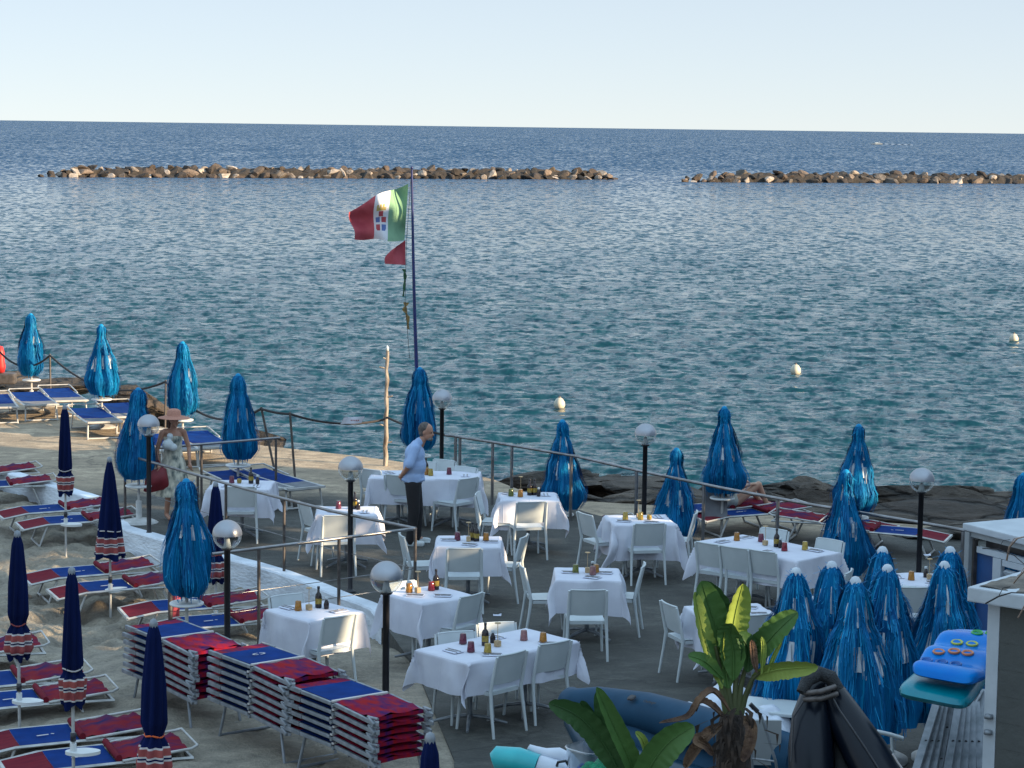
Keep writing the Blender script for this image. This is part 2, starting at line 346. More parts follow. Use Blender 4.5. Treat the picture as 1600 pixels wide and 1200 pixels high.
def ground_mat(name, dark, light, tan, ysplit, bump=0.01, split=True):
    m = bpy.data.materials.new(name); m.use_nodes = True; L = m.node_tree.links; b = m.node_tree.nodes['Principled BSDF']
    b.inputs['Roughness'].default_value = 0.82
    geo = nod(m, 'ShaderNodeNewGeometry')
    def N(s, d=6.0, st=None):
        mp = nod(m, 'ShaderNodeMapping'); L.new(geo.outputs['Position'], mp.inputs[0])
        if st: mp.inputs['Scale'].default_value = st
        n = nod(m, 'ShaderNodeTexNoise', i_Scale=s, i_Detail=d, i_Roughness=0.65); L.new(mp.outputs[0], n.inputs['Vector']); return n
    big = N(0.55, 5.0); mid = N(2.4, 8.0, (1, 1.6, 1)); fine = N(28.0, 4.0)
    r1 = nod(m, 'ShaderNodeValToRGB'); r1.color_ramp.elements[0].position = 0.32; r1.color_ramp.elements[1].position = 0.68
    r1.color_ramp.elements[0].color = rgba(dark); r1.color_ramp.elements[1].color = rgba(light); L.new(mid.outputs[0], r1.inputs[0])
    sep = nod(m, 'ShaderNodeSeparateXYZ'); L.new(geo.outputs['Position'], sep.inputs[0])
    ad = nod(m, 'ShaderNodeMath', operation='MULTIPLY_ADD'); L.new(big.outputs[0], ad.inputs[0]); ad.inputs[1].default_value = 3.0; L.new(sep.outputs['Y'], ad.inputs[2])
    mr = nod(m, 'ShaderNodeMapRange', i_From_Min=ysplit+1.2, i_From_Max=ysplit+2.2); L.new(ad.outputs[0], mr.inputs['Value'])
    r2 = nod(m, 'ShaderNodeValToRGB'); r2.color_ramp.elements[0].position = 0.34; r2.color_ramp.elements[1].position = 0.62
    r2.color_ramp.elements[0].color = rgba(tuple(v*0.62 for v in tan)); r2.color_ramp.elements[1].color = rgba(tan); L.new(mid.outputs[0], r2.inputs[0])
    mx = nod(m, 'ShaderNodeMix', data_type='RGBA'); L.new(mr.outputs[0], mx.inputs[0]); L.new(r1.outputs[0], mx.inputs[6]); L.new(r2.outputs[0], mx.inputs[7])
    # stains and speckle
    st = N(1.1, 4.0); rs = nod(m, 'ShaderNodeMapRange', i_From_Min=0.56, i_From_Max=0.72, i_To_Min=1.0, i_To_Max=0.7); L.new(st.outputs[0], rs.inputs['Value'])
    sp = nod(m, 'ShaderNodeMapRange', i_From_Min=0.3, i_From_Max=0.7, i_To_Min=0.8, i_To_Max=1.2); L.new(fine.outputs[0], sp.inputs['Value'])
    # hairline cracks and pale dried puddle rims
    wv = N(1.3, 3.0); mxv = nod(m, 'ShaderNodeMix', data_type='VECTOR'); mxv.inputs[0].default_value = 0.5; L.new(geo.outputs['Position'], mxv.inputs[4]); L.new(wv.outputs['Color'], mxv.inputs[5])
    vo = nod(m, 'ShaderNodeTexVoronoi', feature='DISTANCE_TO_EDGE', i_Scale=0.55 if split else 0.01); L.new(mxv.outputs[1], vo.inputs['Vector'])
    ck = nod(m, 'ShaderNodeMapRange', i_From_Min=0.0, i_From_Max=0.012, i_To_Min=0.55, i_To_Max=1.0); L.new(vo.outputs['Distance'], ck.inputs['Value'])
    pd = N(0.8, 6.0, (1, 1.5, 1)); pr_ = nod(m, 'ShaderNodeValToRGB'); e_ = pr_.color_ramp.elements; e_[0].position = .5; e_[0].color = (1, 1, 1, 1); e_[1].position = .6; e_[1].color = (1, 1, 1, 1); q_ = e_.new(.535); q_.color = (1.45, 1.45, 1.45, 1); L.new(pd.outputs[0], pr_.inputs[0])
    m0 = nod(m, 'ShaderNodeMath', operation='MULTIPLY'); L.new(sp.outputs[0], m0.inputs[0]); L.new(ck.outputs[0], m0.inputs[1])
    m1 = nod(m, 'ShaderNodeMath', operation='MULTIPLY'); L.new(m0.outputs[0], m1.inputs[0])
    if split: L.new(pr_.outputs[0], m1.inputs[1])
    else: m1.inputs[1].default_value = 1.0
    mm = nod(m, 'ShaderNodeMath', operation='MULTIPLY'); L.new(rs.outputs[0], mm.inputs[0]); L.new(m1.outputs[0], mm.inputs[1])
    vm = nod(m, 'ShaderNodeVectorMath', operation='SCALE'); L.new(mx.outputs[2], vm.inputs[0]); L.new(mm.outputs[0], vm.inputs['Scale'])
    L.new(vm.outputs[0], b.inputs['Base Color'])
    bp = nod(m, 'ShaderNodeBump', i_Strength=0.8, i_Distance=bump); q = nod(m, 'ShaderNodeMath', operation='ADD')
    L.new(mid.outputs[0], q.inputs[0]); L.new(fine.outputs[0], q.inputs[1]); L.new(q.outputs[0], bp.inputs['Height']); L.new(bp.outputs[0], b.inputs['Normal'])
    return m
M['deck'] = ground_mat('stained_concrete', (0.034, 0.035, 0.032), (0.062, 0.06, 0.052), (0.33, 0.26, 0.18), 36.2, bump=0.02)
M['sand'] = ground_mat('beach_sand', (0.17, 0.15, 0.12), (0.33, 0.285, 0.22), (0.23, 0.2, 0.16), 80, bump=0.04, split=False)

K = [(-16.0, 46.5), (-8.55, 38.2), (-6.6, 35.6), (-5.72, 33.0), (-3.05, 29.8), (-1.66, 27.6), (-1.0, 24.5), (-0.5, 21.0), (-0.25, 10.0)]
NE = [(-30, 64), (-11.6, 50.5), (-8.7, 46.4), (-6.2, 43.6), (-4.6, 41.9), (-2.74, 40.7), (-1.1, 39.4), (-0.3, 38.2), (0.45, 36.4), (1.25, 34.9), (3.3, 31.9), (5.9, 28.8), (10.0, 25.6)]
def fan(name, poly, z1, z0, m):
    # top surface finely cut so that ripples in it are real
    return prism(name, poly, z1, z0, m, kind='structure')
fan('terrace', [(10, 5), (10.0, 25.6)] + list(reversed(NE[:-1])) + [(-30, 52)] + K + [(-0.2, 5)], 0.0, -3.0, M['deck'])
fan('lower_terrace', [(0.2, 36.0), (0.9, 39.2), (3.0, 38.6), (6.0, 37.4), (18.0, 33.0), (18, 12), (9.8, 12), (9.8, 25.2), (5.7, 28.4), (3.1, 31.5), (1.05, 34.5)], -0.5, -3.0, M['deck'])

def sstep(a, b, x):
    t = min(1, max(0, (x-a)/(b-a))); return t*t*(3-2*t)
def sandz(x, y): return -0.32 + 0.3*sstep(28.0, 24.8, y)*sstep(-6.5, -3.5, x)
def build_sand():
    mb = MB()
    def fn(u, v):
        y = 8.0 + 32.0*v; xk = np.interp(-y, [-k[1] for k in K], [k[0] for k in K]) + 0.3
        x = xk - (1-u)*15.0
        p = Vector((x*1.6, y*1.6, 0.3)); h = 0.13*noise.fractal(p, 1.0, 2.2, 4)
        q = Vector((x*3.3, y*3.3, 4.0)); r = noise.noise(q); h -= 0.09*max(0.0, r-0.05)*2.2; h += 0.045*noise.noise(q*1.9)
        g = sandz(x, y); e = (1-sstep(xk-1.2, xk-0.2, x)*sstep(-.32, -.02, g)); return (x, y, g+h*e*(1-0.6*sstep(-.32, -.1, g)))
    mb.grid(fn, 260, 560)
    mb.build('sand', M['sand'], kind='structure')
build_sand()

M['kerb'] = mat('whitewashed_concrete', (0.74, 0.79, 0.86), (0.5, 0.54, 0.6), rough=0.85, scale=2.2, bump=0.02, bscale=10, stretch=(1, 1, 3), detail=9)
def build_kerb():
    mb = MB(); pts = [Vector((a, b, 0)) for a, b in K[:6]] + [Vector((-1.45, 26.6, 0))]
    P = []
    for i in range(len(pts)-1):
        n = max(2, int((pts[i+1]-pts[i]).length/0.35))
        for k in range(n): P.append(pts[i].lerp(pts[i+1], k/n))
    P.append(pts[-1]); V = []
    for i, p in enumerate(P):
        d = (P[min(i+1, len(P)-1)]-P[max(i-1, 0)]).normalized(); nrm = Vector((d.y, -d.x, 0))
        if nrm.x < 0: nrm = -nrm            # towards the terrace
        j = 0.012*noise.noise(p*2.3); zt = 0.03+0.015*noise.noise(p*1.7+Vector((9, 0, 0)))
        for (o, z) in ((-0.075-j, -0.6), (-0.06+j, zt-0.02), (-0.04+j, zt), (0.16, zt), (0.18, -0.1)): V.append(p + nrm*o + Vector((0, 0, z)))
    F = [(i*5+k, i*5+k+1, (i+1)*5+k+1, (i+1)*5+k) for i in range(len(P)-1) for k in range(4)]
    mb.add(V, F, 0, False); mb.build('whitewashed_kerb', M['kerb'], label='low whitewashed concrete kerb wall between the sand and the grey terrace', cat='kerb')
build_kerb()

# the land the photographer's side stands on (out of frame)
prism('ground', [(-60, -60), (60, -60), (60, 30), (18, 33), (18, 5), (-0.3, 5), (-0.3, 8.2), (-17, 8.2), (-17, 38), (-60, 60)], -0.6, -3.2, M['sand'], kind='structure')

# added unseen wall right of frame: blocks the sun, holes aim the sun patches
def shade_wall():
    WX = 15.0; holes = []
    def hole(T, w, h):
        s = (WX-T[0])/0.936; holes.append((T[1]-0.351*s-w/2, T[1]-0.351*s+w/2, T[2]+math.tan(SUN_EL)*s-h/2, T[2]+math.tan(SUN_EL)*s+h/2))
    hole(atd(528, 990, 23.8), 0.55, 0.55)          # chair back at the tilted table
    hole(atd(350, 1010, 22.4), 0.5, 0.22)          # top of the stacked loungers
    for x, y, w_, h_ in [(60, 893, .7, .34), (225, 914, .55, .4), (160, 905, .3, .2), (20, 880, .5, .2), (75, 985, .9, .22), (165, 1017, .8, .2), (95, 950, .35, .16), (40, 965, .5, .2), (350, 990, .8, .2), (180, 880, .4, .12), (10, 800, .5, .15)]: hole(at(x, y, -.3), w_, h_)
    hole(at(575, 812, .6), 0.7, 0.6); hole(at(478, 800, .65), 0.6, 0.5); hole(at(585, 835, .3), .4, .5)
    hole(at(775, 815, .45), 0.6, 0.4); hole(at(790, 880, .4), 0.5, 0.4); hole(at(635, 848, .8), 0.3, 0.3); hole(at(745, 765, .8), .3, .3)
    for x, y, w_, h_ in [(590, 862, 1.3, .1), (470, 897, .9, .1), (400, 930, .8, .08), (700, 870, .7, .08), (620, 795, 2.0, .12), (860, 870, .9, .06), (850, 845, .5, .06), (350, 880, .8, .1), (730, 800, .9, .1)]: hole(at(x, y, 0), w_, h_)
    hole(at(500, 845, 1.0), 2.6, 0.07); hole(atd(1192, 950, 15.0), 0.5, 0.45); hole(atd(1120, 925, 15.0), .25, .2); hole(at(1315, 750, 1.45), 0.35, 0.5)
    hole(at(1160, 800, -.1), 1.3, 0.6); hole(at(1120, 835, -.4), 1.4, 0.12); hole(at(1000, 850, -.4), 1.0, .08); hole(at(355, 830, 1.6), 0.3, 0.35); hole(at(640, 700, 1.2), .3, .5)
    Y0, Y1, Z0, Z1 = -30.0, 31.6, -0.6, 9.6
    ys = sorted({Y0, Y1} | {h[0] for h in holes} | {h[1] for h in holes}); zs = sorted({Z0, Z1} | {h[2] for h in holes} | {h[3] for h in holes})
    mb = MB()
    for i in range(len(ys)-1):
        for j in range(len(zs)-1):
            cy, cz = (ys[i]+ys[i+1])/2, (zs[j]+zs[j+1])/2
            if any(h[0] < cy < h[1] and h[2] < cz < h[3] for h in holes): continue
            for x in (WX, WX+0.12):
                mb.add([(x, ys[i], zs[j]), (x, ys[i+1], zs[j]), (x, ys[i+1], zs[j+1]), (x, ys[i], zs[j+1])], [(0, 1, 2, 3)])
    mb.box((WX+0.06, (Y0+Y1)/2, Z1+0.11), (0.3, Y1-Y0+0.2, 0.2)); mb.box((WX+0.06, Y1+0.12, (Z0+Z1)/2), (0.24, 0.22, Z1-Z0-0.01))
    mb.box((WX+0.06, 36.5, 1.85), (0.3, 9.4, 5.1))  # added lower stretch that shades the rocks on the right
    mb.build('unseen_shade_wall', M['kerb'], label='unseen pierced wall added beside the terrace to cast the evening shade', cat='wall')
shade_wall()

# ---------------------------------------------------------------- rocks
def rock_mesh(seed, flat=0.7, sub=3):
    rng = random.Random(seed); bm = bmesh.new(); bmesh.ops.create_icosphere(bm, subdivisions=sub, radius=1)
    planes = [(Vector((rng.gauss(0, 1), rng.gauss(0, 1), rng.gauss(0, 0.8))).normalized(), rng.uniform(0.35, 0.75)) for _ in range(9)]
    off = Vector((rng.random()*50, rng.random()*50, 0))
    for v in bm.verts:
        p = v.co.copy()
        for n, d in planes:
            t = p.dot(n)
            if t > d: p -= n*(t-d)*0.93
        p *= 1+0.07*noise.fractal(p*1.3+off, 1.0, 2.0, 3)
        p += p.normalized()*(0.03*noise.noise(p*6+off) - (0.09*max(0, 1-abs(noise.noise(p*2.1+off))*9) if sub > 3 else 0))
        v.co = Vector((p.x*1.15, p.y, p.z*flat))
    me = bpy.data.meshes.new('rock'); bm.to_mesh(me); bm.free(); return me
def rockmat(name, cs, scale, crack=0):
    m = bpy.data.materials.new(name); m.use_nodes = True; L = m.node_tree.links; b = m.node_tree.nodes['Principled BSDF']
    b.inputs['Roughness'].default_value = 0.85
    oi = nod(m, 'ShaderNodeObjectInfo'); tc = nod(m, 'ShaderNodeTexCoord')
    n = nod(m, 'ShaderNodeTexNoise', i_Scale=scale, i_Detail=8.0, i_Roughness=0.65)
    ad = nod(m, 'ShaderNodeVectorMath', operation='ADD'); L.new(tc.outputs['Object'], ad.inputs[0]); L.new(oi.outputs['Random'], ad.inputs[1]); L.new(ad.outputs[0], n.inputs['Vector'])
    cr = nod(m, 'ShaderNodeValToRGB'); e = cr.color_ramp.elements; e[0].position = 0; e[0].color = rgba(cs[0]); e[1].position = 1; e[1].color = rgba(cs[-1])
    for k in range(1, len(cs)-1): q = e.new(k/(len(cs)-1)); q.color = rgba(cs[k])
    L.new(oi.outputs['Random'], cr.inputs[0])
    mr = nod(m, 'ShaderNodeMapRange', i_From_Min=0.3, i_From_Max=0.7, i_To_Min=0.4, i_To_Max=1.35); L.new(n.outputs[0], mr.inputs['Value'])
    vm = nod(m, 'ShaderNodeVectorMath', operation='SCALE'); L.new(cr.outputs[0], vm.inputs[0]); L.new(mr.outputs[0], vm.inputs['Scale']); L.new(vm.outputs[0], b.inputs['Base Color'])
    bp = nod(m, 'ShaderNodeBump', i_Strength=0.9, i_Distance=0.12 if not crack else 0.3)
    if crack:
        geo = nod(m, 'ShaderNodeNewGeometry'); wv = nod(m, 'ShaderNodeTexNoise', i_Scale=1.5, i_Detail=4.0); L.new(geo.outputs['Position'], wv.inputs['Vector'])
        mpp = nod(m, 'ShaderNodeMapping'); mpp.inputs['Scale'].default_value = (0.5, 0.9, 2.4); L.new(geo.outputs['Position'], mpp.inputs[0])
        mxx = nod(m, 'ShaderNodeMix', data_type='VECTOR'); mxx.inputs[0].default_value = 0.3; L.new(mpp.outputs[0], mxx.inputs[4]); L.new(wv.outputs['Color'], mxx.inputs[5])
        vo = nod(m, 'ShaderNodeTexVoronoi', feature='DISTANCE_TO_EDGE', i_Scale=1.7); L.new(mxx.outputs[1], vo.inputs['Vector'])
        cm = nod(m, 'ShaderNodeMapRange', i_From_Min=0.0, i_From_Max=0.09, i_To_Min=0.0, i_To_Max=1.0); L.new(vo.outputs['Distance'], cm.inputs['Value'])
        hh = nod(m, 'ShaderNodeMath', operation='MULTIPLY_ADD'); hh.inputs[1].default_value = 0.5; L.new(cm.outputs[0], hh.inputs[0]); L.new(n.outputs[0], hh.inputs[2]); L.new(hh.outputs[0], bp.inputs['Height'])
        c2 = nod(m, 'ShaderNodeMapRange', i_From_Min=0.0, i_From_Max=1.0, i_To_Min=0.25, i_To_Max=1.0); L.new(cm.outputs[0], c2.inputs['Value'])
        v2 = nod(m, 'ShaderNodeVectorMath', operation='SCALE'); L.new(vm.outputs[0], v2.inputs[0]); L.new(c2.outputs[0], v2.inputs['Scale']); L.new(v2.outputs[0], b.inputs['Base Color'])
    else: L.new(n.outputs[0], bp.inputs['Height'])
    L.new(bp.outputs[0], b.inputs['Normal'])
    return m
M['rock_far'] = rockmat('breakwater_stone', [(0.02, 0.016, 0.014), (0.1, 0.072, 0.055), (0.022, 0.019, 0.017), (0.2, 0.15, 0.115), (0.025, 0.02, 0.017), (0.46, 0.39, 0.33), (0.02, 0.017, 0.014), (0.06, 0.046, 0.038), (0.02, 0.017, 0.014)], 2.0)  # pale and near-black tones put sunlit facets and shadow into the stone colour
M['rock_near'] = rockmat('shore_stone', [(0.055, 0.04, 0.03), (0.1, 0.078, 0.06), (0.065, 0.05, 0.038), (0.13, 0.1, 0.075)], 2.2, 1)
M['rock_core'] = rockmat('shaded_rubble', [(0.022, 0.018, 0.015), (0.03, 0.024, 0.02)], 2.0)  # rubble colour darkened to stand for black shadows among the boulders
RF = [rock_mesh(s, 0.85, 2) for s in range(10)]; RN = [rock_mesh(40+s, 0.6, 4) for s in range(8)]
for me in RF: me.materials.append(M['rock_far'])
for me in RN:
    me.materials.append(M['rock_near'])

def breakwater(x0, x1, yb, n, label, group, taper):
    A = at(x0, yb, SEA); B = at(x1, yb + (x1-x0)*21/1600.0*0.35, SEA); rng = random.Random(n)
    L = (B-A).length; W = 4.2
    # the rubble core under the boulders
    mb = MB()
    def core(u, v):
        p = A.lerp(B, u); e = min(1.0, u*L/9.0) if taper[0] else 1.0
        if taper[1]: e *= min(1.0, (1-u)*L/7.0)
        h = 1.6*e*math.sin(PI*v)**0.6; return (p.x, p.y + (v-0.5)*W, SEA-0.5+h+0.5*noise.noise(Vector((u*L*0.9, v*5, 1))))
    mb.grid(core, int(L*2.2), 12, sm=False); mb.build('rubble_bank', M['rock_core'], kind='structure')
    for i in range(n):
        row = i % 3; u = (i+rng.uniform(-0.6, 0.6))/n; u = min(max(u, 0.0), 1.0)
        e = 1.0
        if taper[0]: e = min(1.0, 0.35+u*L/8.0)
        if taper[1]: e = min(e, 0.35+(1-u)*L/6.0)
        p = A.lerp(B, u); s = rng.choice((.5, .62, .75, .85, 1.0))*(0.75+0.25*e)
        dy, z = ((-1.75, 0.1), (-0.8, 0.55), (0.4, 0.95))[row]
        o = bpy.data.objects.new('boulder', RF[rng.randrange(10)]); C.objects.link(o)
        o.location = (p.x+rng.uniform(-.3, .3), p.y+dy+rng.uniform(-.3, .3), SEA+z*e+rng.uniform(-.15, .2)*e)
        o.rotation_euler = (rng.uniform(-.5, .5)+(PI if rng.random() < .5 else 0), rng.uniform(-.5, .5), rng.uniform(0, 6)); o.scale = (s*rng.uniform(1.0, 1.45), s*rng.uniform(.9, 1.2), s*rng.uniform(.6, 1.0))
        tag(o, label, 'rock', group)
breakwater(72, 960, 276, 190, 'brown boulder of the long breakwater that crosses the left and middle of the bay', 'boulders of the left breakwater', (1, 1))
breakwater(1066, 1640, 284, 110, 'brown boulder of the breakwater on the right side of the bay', 'boulders of the right breakwater', (1, 0))

# shore rocks: (px, py of the centre, height z, radius x, y, z, label)
def shore():
    mb = MB()
    def fn(u, v):
        x = -0.6+22*u; y = 36.3 + 8.0*v - 0.14*x
        h = -0.75 - 0.55*v**2 + 0.22*noise.fractal(Vector((x*0.6, y*0.9, 0)), 1, 2, 4) + 0.05*noise.noise(Vector((x*4, y*4, 3)))
        if v > 0.85: h -= (v-0.85)*5
        return (x, y, h)
    mb.grid(fn, 180, 70); mb.build('rock_shelf', M['rock_near'], kind='structure')
    big = [
     (80, 606, -.2, 1.3, .9, .55, 'brown boulder at the sea edge behind the second post from the left'),
     (35, 600, -.5, .9, .8, .5, 'dark low boulder under the leftmost blue parasol'),
     (212, 640, -.35, 1.0, .8, 1.05, 'tall brown boulder behind the parasol next to the straw hat woman'),
     (178, 632, -.4, .55, .5, .5, 'dark stone left of the tall brown boulder behind the round white tray'),
     (405, 690, -.45, .85, .7, .5, 'dark boulder in the water right of the blue parasol with the lounger behind'),
     (850, 755, -.8, 1.0, .8, .45, 'dark boulder at the waterline behind the parasol by the rail'),
     (905, 788, -.6, 1.0, .7, .42, 'square topped grey slab between parasol and lamp post behind the rail'),
     (975, 790, -.65, .95, .7, .35, 'grey rock slab crossed by the lamp post behind the rail'),
     (930, 757, -.8, 1.6, .9, .35, 'long dark rock ledge at the waterline left of the lamp post'),
     (1050, 775, -.8, 1.4, .9, .4, 'long dark rock ledge at the waterline right of the lamp post'),
     (1175, 780, -.7, .7, .6, .42, 'rounded dark rock right behind the seated bather'),
     (1232, 775, -.95, .9, .5, .3, 'low dark rock at the waterline left of the twin parasols'),
     (1275, 785, -.75, .95, .7, .5, 'grey boulder left behind the twin blue parasols'),
     (1430, 785, -.55, 1.15, .8, .62, 'biggest dark boulder behind the silver lamp globe on the right'),
     (1395, 792, -.7, .55, .5, .4, 'small dark stone left of the biggest boulder on the right'),
     (1520, 780, -.9, .6, .5, .4, 'small dark rock at the waterline far right'),
     (1555, 785, -.9, 1.1, .6, .35, 'low rock at the waterline beside the half cut parasol'),
     (1510, 805, -.65, 1.9, .9, .4, 'long layered grey slab above the white roof edge'),
     (1390, 815, -.7, 1.5, .8, .36, 'flat grey slab right of the twin blue parasols'),
     (1470, 842, -.6, 1.7, 1.0, .45, 'big flat slab right of the lamp post, nearest the white roof'),
     (1100, 792, -.7, 1.0, .7, .3, 'flat dark slab below the parasol with the seated bather'),
     (1215, 800, -.7, 1.2, .8, .3, 'flat brown slab behind the red and blue lounger in the sun'),
    ]
    for i, (x, y, z, a, b, c, lab) in enumerate(big):
        p = at(x, y, z); o = bpy.data.objects.new('boulder', RN[i % 8]); C.objects.link(o); o.location = p; o.scale = (a, b, c)
        o.rotation_euler = (R(random.uniform(-8, 8)), R(random.uniform(-8, 8)), R(random.uniform(-25, 25) + (180 if i % 2 else 0))); tag(o, lab, 'rock', 'shore boulders')
    rng = random.Random(5)
    for i in range(34):
        x = rng.uniform(830, 1600); y = rng.uniform(752, 775)+(x-830)*0.035; p = at(x, y, -.95)
        s = rng.uniform(.25, .6); o = bpy.data.objects.new('stone', RN[rng.randrange(8)]); C.objects.link(o)
        o.location = p; o.scale = (s*1.3, s, s*.7); o.rotation_euler = (rng.uniform(-.3, .3), rng.uniform(-.3, .3), rng.uniform(0, 6))
        tag(o, 'small dark stone along the waterline behind the right half of the rail', 'rock', 'small stones along the waterline')
shore()
# ---------------------------------------------------------------- chairs
def chair_factory():
    t = empty('chair')
    W, D, H = 0.43, 0.44, 0.45
    s = MB()
    def seat(z):
        def f(u, v):
            x = (u-.5)*W*(0.9+0.1*v); y = -D/2 + D*v; e = max(abs(u-.5)*2, 0)
            return (x, y+0.01, z-0.012*math.cos((u-.5)*PI)*math.sin(PI*v) - 0.02*max(0, v-.85)*6*.6)
        return f
    s.grid(seat(H), 8, 8); s.grid(lambda u, v: (seat(H)(1-u, v)[0], seat(H)(u, v)[1], H-0.03), 4, 4)
    s.box((0, D/2-.005, H-.035), (W*.97, .012, .03)); s.box((0, -D/2+.012, H-.02), (W*.88, .012, .036))
    s.box((-W/2+.012, .01, H-.026), (.014, D*.94, .034)); s.box((W/2-.012, .01, H-.026), (.014, D*.94, .034))
    s.build('seat', M['plastic'], t)
    def back(off):
        def f(u, v):
            x = (u-.5)*0.39; z = 0.525+0.295*v; y = -D/2 - 0.005 - 0.075*v - 0.028*(1-((u-.5)*2)**2) + off
            return (x, y, z)
        return f
    b = MB(); b.grid(back(0), 10, 5); b.grid(lambda u, v: back(0.014)(1-u, v), 10, 5)
    P = [back(0.007)(u/10, 1) for u in range(11)]; b.tube(P, 0.011, n=6)
    P = [back(0.007)(u/10, 0) for u in range(11)]; b.tube(P, 0.008, n=6); b.build('backrest', M['plastic'], t)
    for sx in (-1, 1):
        l = MB(); l.tube([(sx*(W/2-.004), -D/2-.085, .815), (sx*(W/2-.002), -D/2-.04, .63), (sx*(W/2), -D/2-.003, .46), (sx*(W/2+.008), -D/2-.02, .3), (sx*(W/2+.018), -D/2-.07, 0)], [.014, .018, .02, .018, .014], n=8); l.build('rear_leg', M['plastic'], t)
        l = MB(); l.tube([(sx*(W/2-.014), D/2-.02, .435), (sx*(W/2-.008), D/2-.012, .3), (sx*(W/2+.008), D/2+.012, 0)], [.02, .018, .014], n=8); l.build('front_leg', M['plastic'], t)
    return t
def chair_e(a, b, label, away=True):
    """chair from the two ends of its backrest's top edge in the photo"""
    A = at(a[0], a[1], .82); B = at(b[0], b[1], .82); c = (A+B)/2; yaw = math.atan2(B.y-A.y, B.x-A.x)
    if not away: yaw += PI
    return chair_y(c, yaw, label)
def chair_y(c, yaw, label):
    f = Vector((-math.sin(yaw), math.cos(yaw), 0)); p = c + f*0.30
    inst('chair', chair_factory, (p.x, p.y, 0), yaw, label=label, cat='chair', group='white chairs around the restaurant tables')
def chair_p(px, py, deg, label): chair_y(at(px, py, .82), R(deg), label)

# ---------------------------------------------------------------- tables
def table_factory(w, d, two=False):
    def fac():
        t = empty('table'); MB().box((0, 0, .728), (w-.02, d-.02, .03), bev=.008).build('table_top', M['plastic'], t)
        for cx in ((-w/4, w/4) if two else (0,)):
            MB().tube([(cx, 0, .06), (cx, 0, .71)], .028).build('column', M['alu'], t)
            for k in range(4):
                a = PI/4+k*PI/2
                MB().tube([(cx+.03*math.cos(a), .03*math.sin(a), .09), (cx+.18*math.cos(a), .18*math.sin(a), .07), (cx+.38*math.cos(a), .38*math.sin(a), .02)], [.022, .02, .014], n=6).build('foot', M['alu'], t)
        return t
    return fac
def cloth_mesh(w, d, h, seed, wig=1.0, rnd=False, lift=0.0):
    rng = random.Random(seed); ph = [rng.random()*6 for _ in range(8)]; mb = MB()
    nu = int((w+2*h)/.028); nv = int((d+2*h)/.028); rot = rng.uniform(-.05, .05)
    def f(u, v):
        x = (u-.5)*(w+2*h); y = (v-.5)*(d+2*h)
        xr = x*math.cos(rot)-y*math.sin(rot); yr = x*math.sin(rot)+y*math.cos(rot); x, y = xr, yr
        cx = min(max(x, -w/2), w/2); cy = min(max(y, -d/2), d/2); dx, dy = x-cx, y-cy; L = math.hypot(dx, dy)
        z = .752+.003*math.sin(x*9+ph[0])*math.sin(y*8+ph[1])
        if L < 1e-6: return (x, y, z)
        ux, uy = dx/L, dy/L; corner = min(abs(ux), abs(uy))*1.414
        e = min(L, .03)
        s = (cx*7+cy*7+ph[2]) if corner < .05 else 0
        fold = (0.018*math.sin(9*(cx-cy)+ph[3]) + 0.012*math.sin(17*(cx+cy)+ph[4]))*min(1, L/.2)*wig
        fold += 0.05*corner*math.sin(3*math.atan2(uy, ux)*2+ph[5])*min(1, L/.25)*wig
        out = .015 + L*(.05+.19*corner) + fold
        tx, ty = -uy, ux; side = 0.03*math.sin(11*(cx+cy)+ph[6]+L*5)*min(1, L/.3)*wig + 0.035*corner*math.sin(L*9+ph[7])
        drop = L*(0.985-.09*corner) - .012*(L > .03)
        return (cx+ux*out+tx*side, cy+uy*out+ty*side, z-max(0, drop)+0.004)
    mb.grid(f, nu, nv); return mb
def round_cloth():
    mb = MB(); prof = [(.0, .753), (.2, .754), (.36, .753), (.4, .75), (.415, .73), (.42, .6), (.44, .42)]
    mb.lathe(prof, 64, fn=lambda a, z: 1+(.75-z)*.16*math.sin(9*a+z*3)); return mb

def glass_f(mk):
    def fac():
        t = empty('tumbler'); m = MB(); m.lathe([(.0, 0), (.04, 0), (.041, .005), (.031, .098), (.028, .102), (.0, .102)], 14); m.build('glass_wall', M[mk], t); return t
    return fac
def bottle_f():
    t = empty('bottle'); m = MB(); m.lathe([(0, 0), (.036, 0), (.037, .005), (.037, .12), (.03, .145), (.014, .165), (.013, .215), (0, .215)], 14); m.build('body', M['bottle'], t)
    MB().lathe([(0, .206), (.0155, .206), (.0155, .23), (0, .231)], 12).build('cap', M['black'], t)
    MB().lathe([(.0378, .04), (.0378, .1)], 14).build('paper_label', M['g_yellow'], t); return t
def cruet_f():
    t = empty('cruet'); m = MB(); m.lathe([(0, 0), (.028, 0), (.03, .05), (.018, .08), (.012, .1), (0, .1)], 12); m.build('body', M['bottle'], t)
    MB().lathe([(0, .1), (.017, .1), (.018, .125), (0, .13)], 12).build('stopper', M['plastic'], t); return t
def holder_f():
    t = empty('menu_holder'); MB().box((0, 0, .03), (.055, .055, .06), bev=.006).build('wooden_block', M['cork'], t)
    MB().tube([(0, 0, .06), (0, 0, .235)], .0035, n=6).build('rod', M['cork'], t); MB().lathe([(0, .235), (.032, .235), (.032, .243), (0, .244)], 12).build('disc', M['cork'], t); return t
def jar_f():
    t = empty('candle_jar'); MB().lathe([(0, 0), (.03, 0), (.036, .03), (.03, .062), (.026, .064), (.026, .01)], 12).build('jar', M['g_yellow'], t); MB().lathe([(0, .02), (.02, .02), (.02, .045), (0, .046)], 10).build('candle', M['plastic'], t); return t
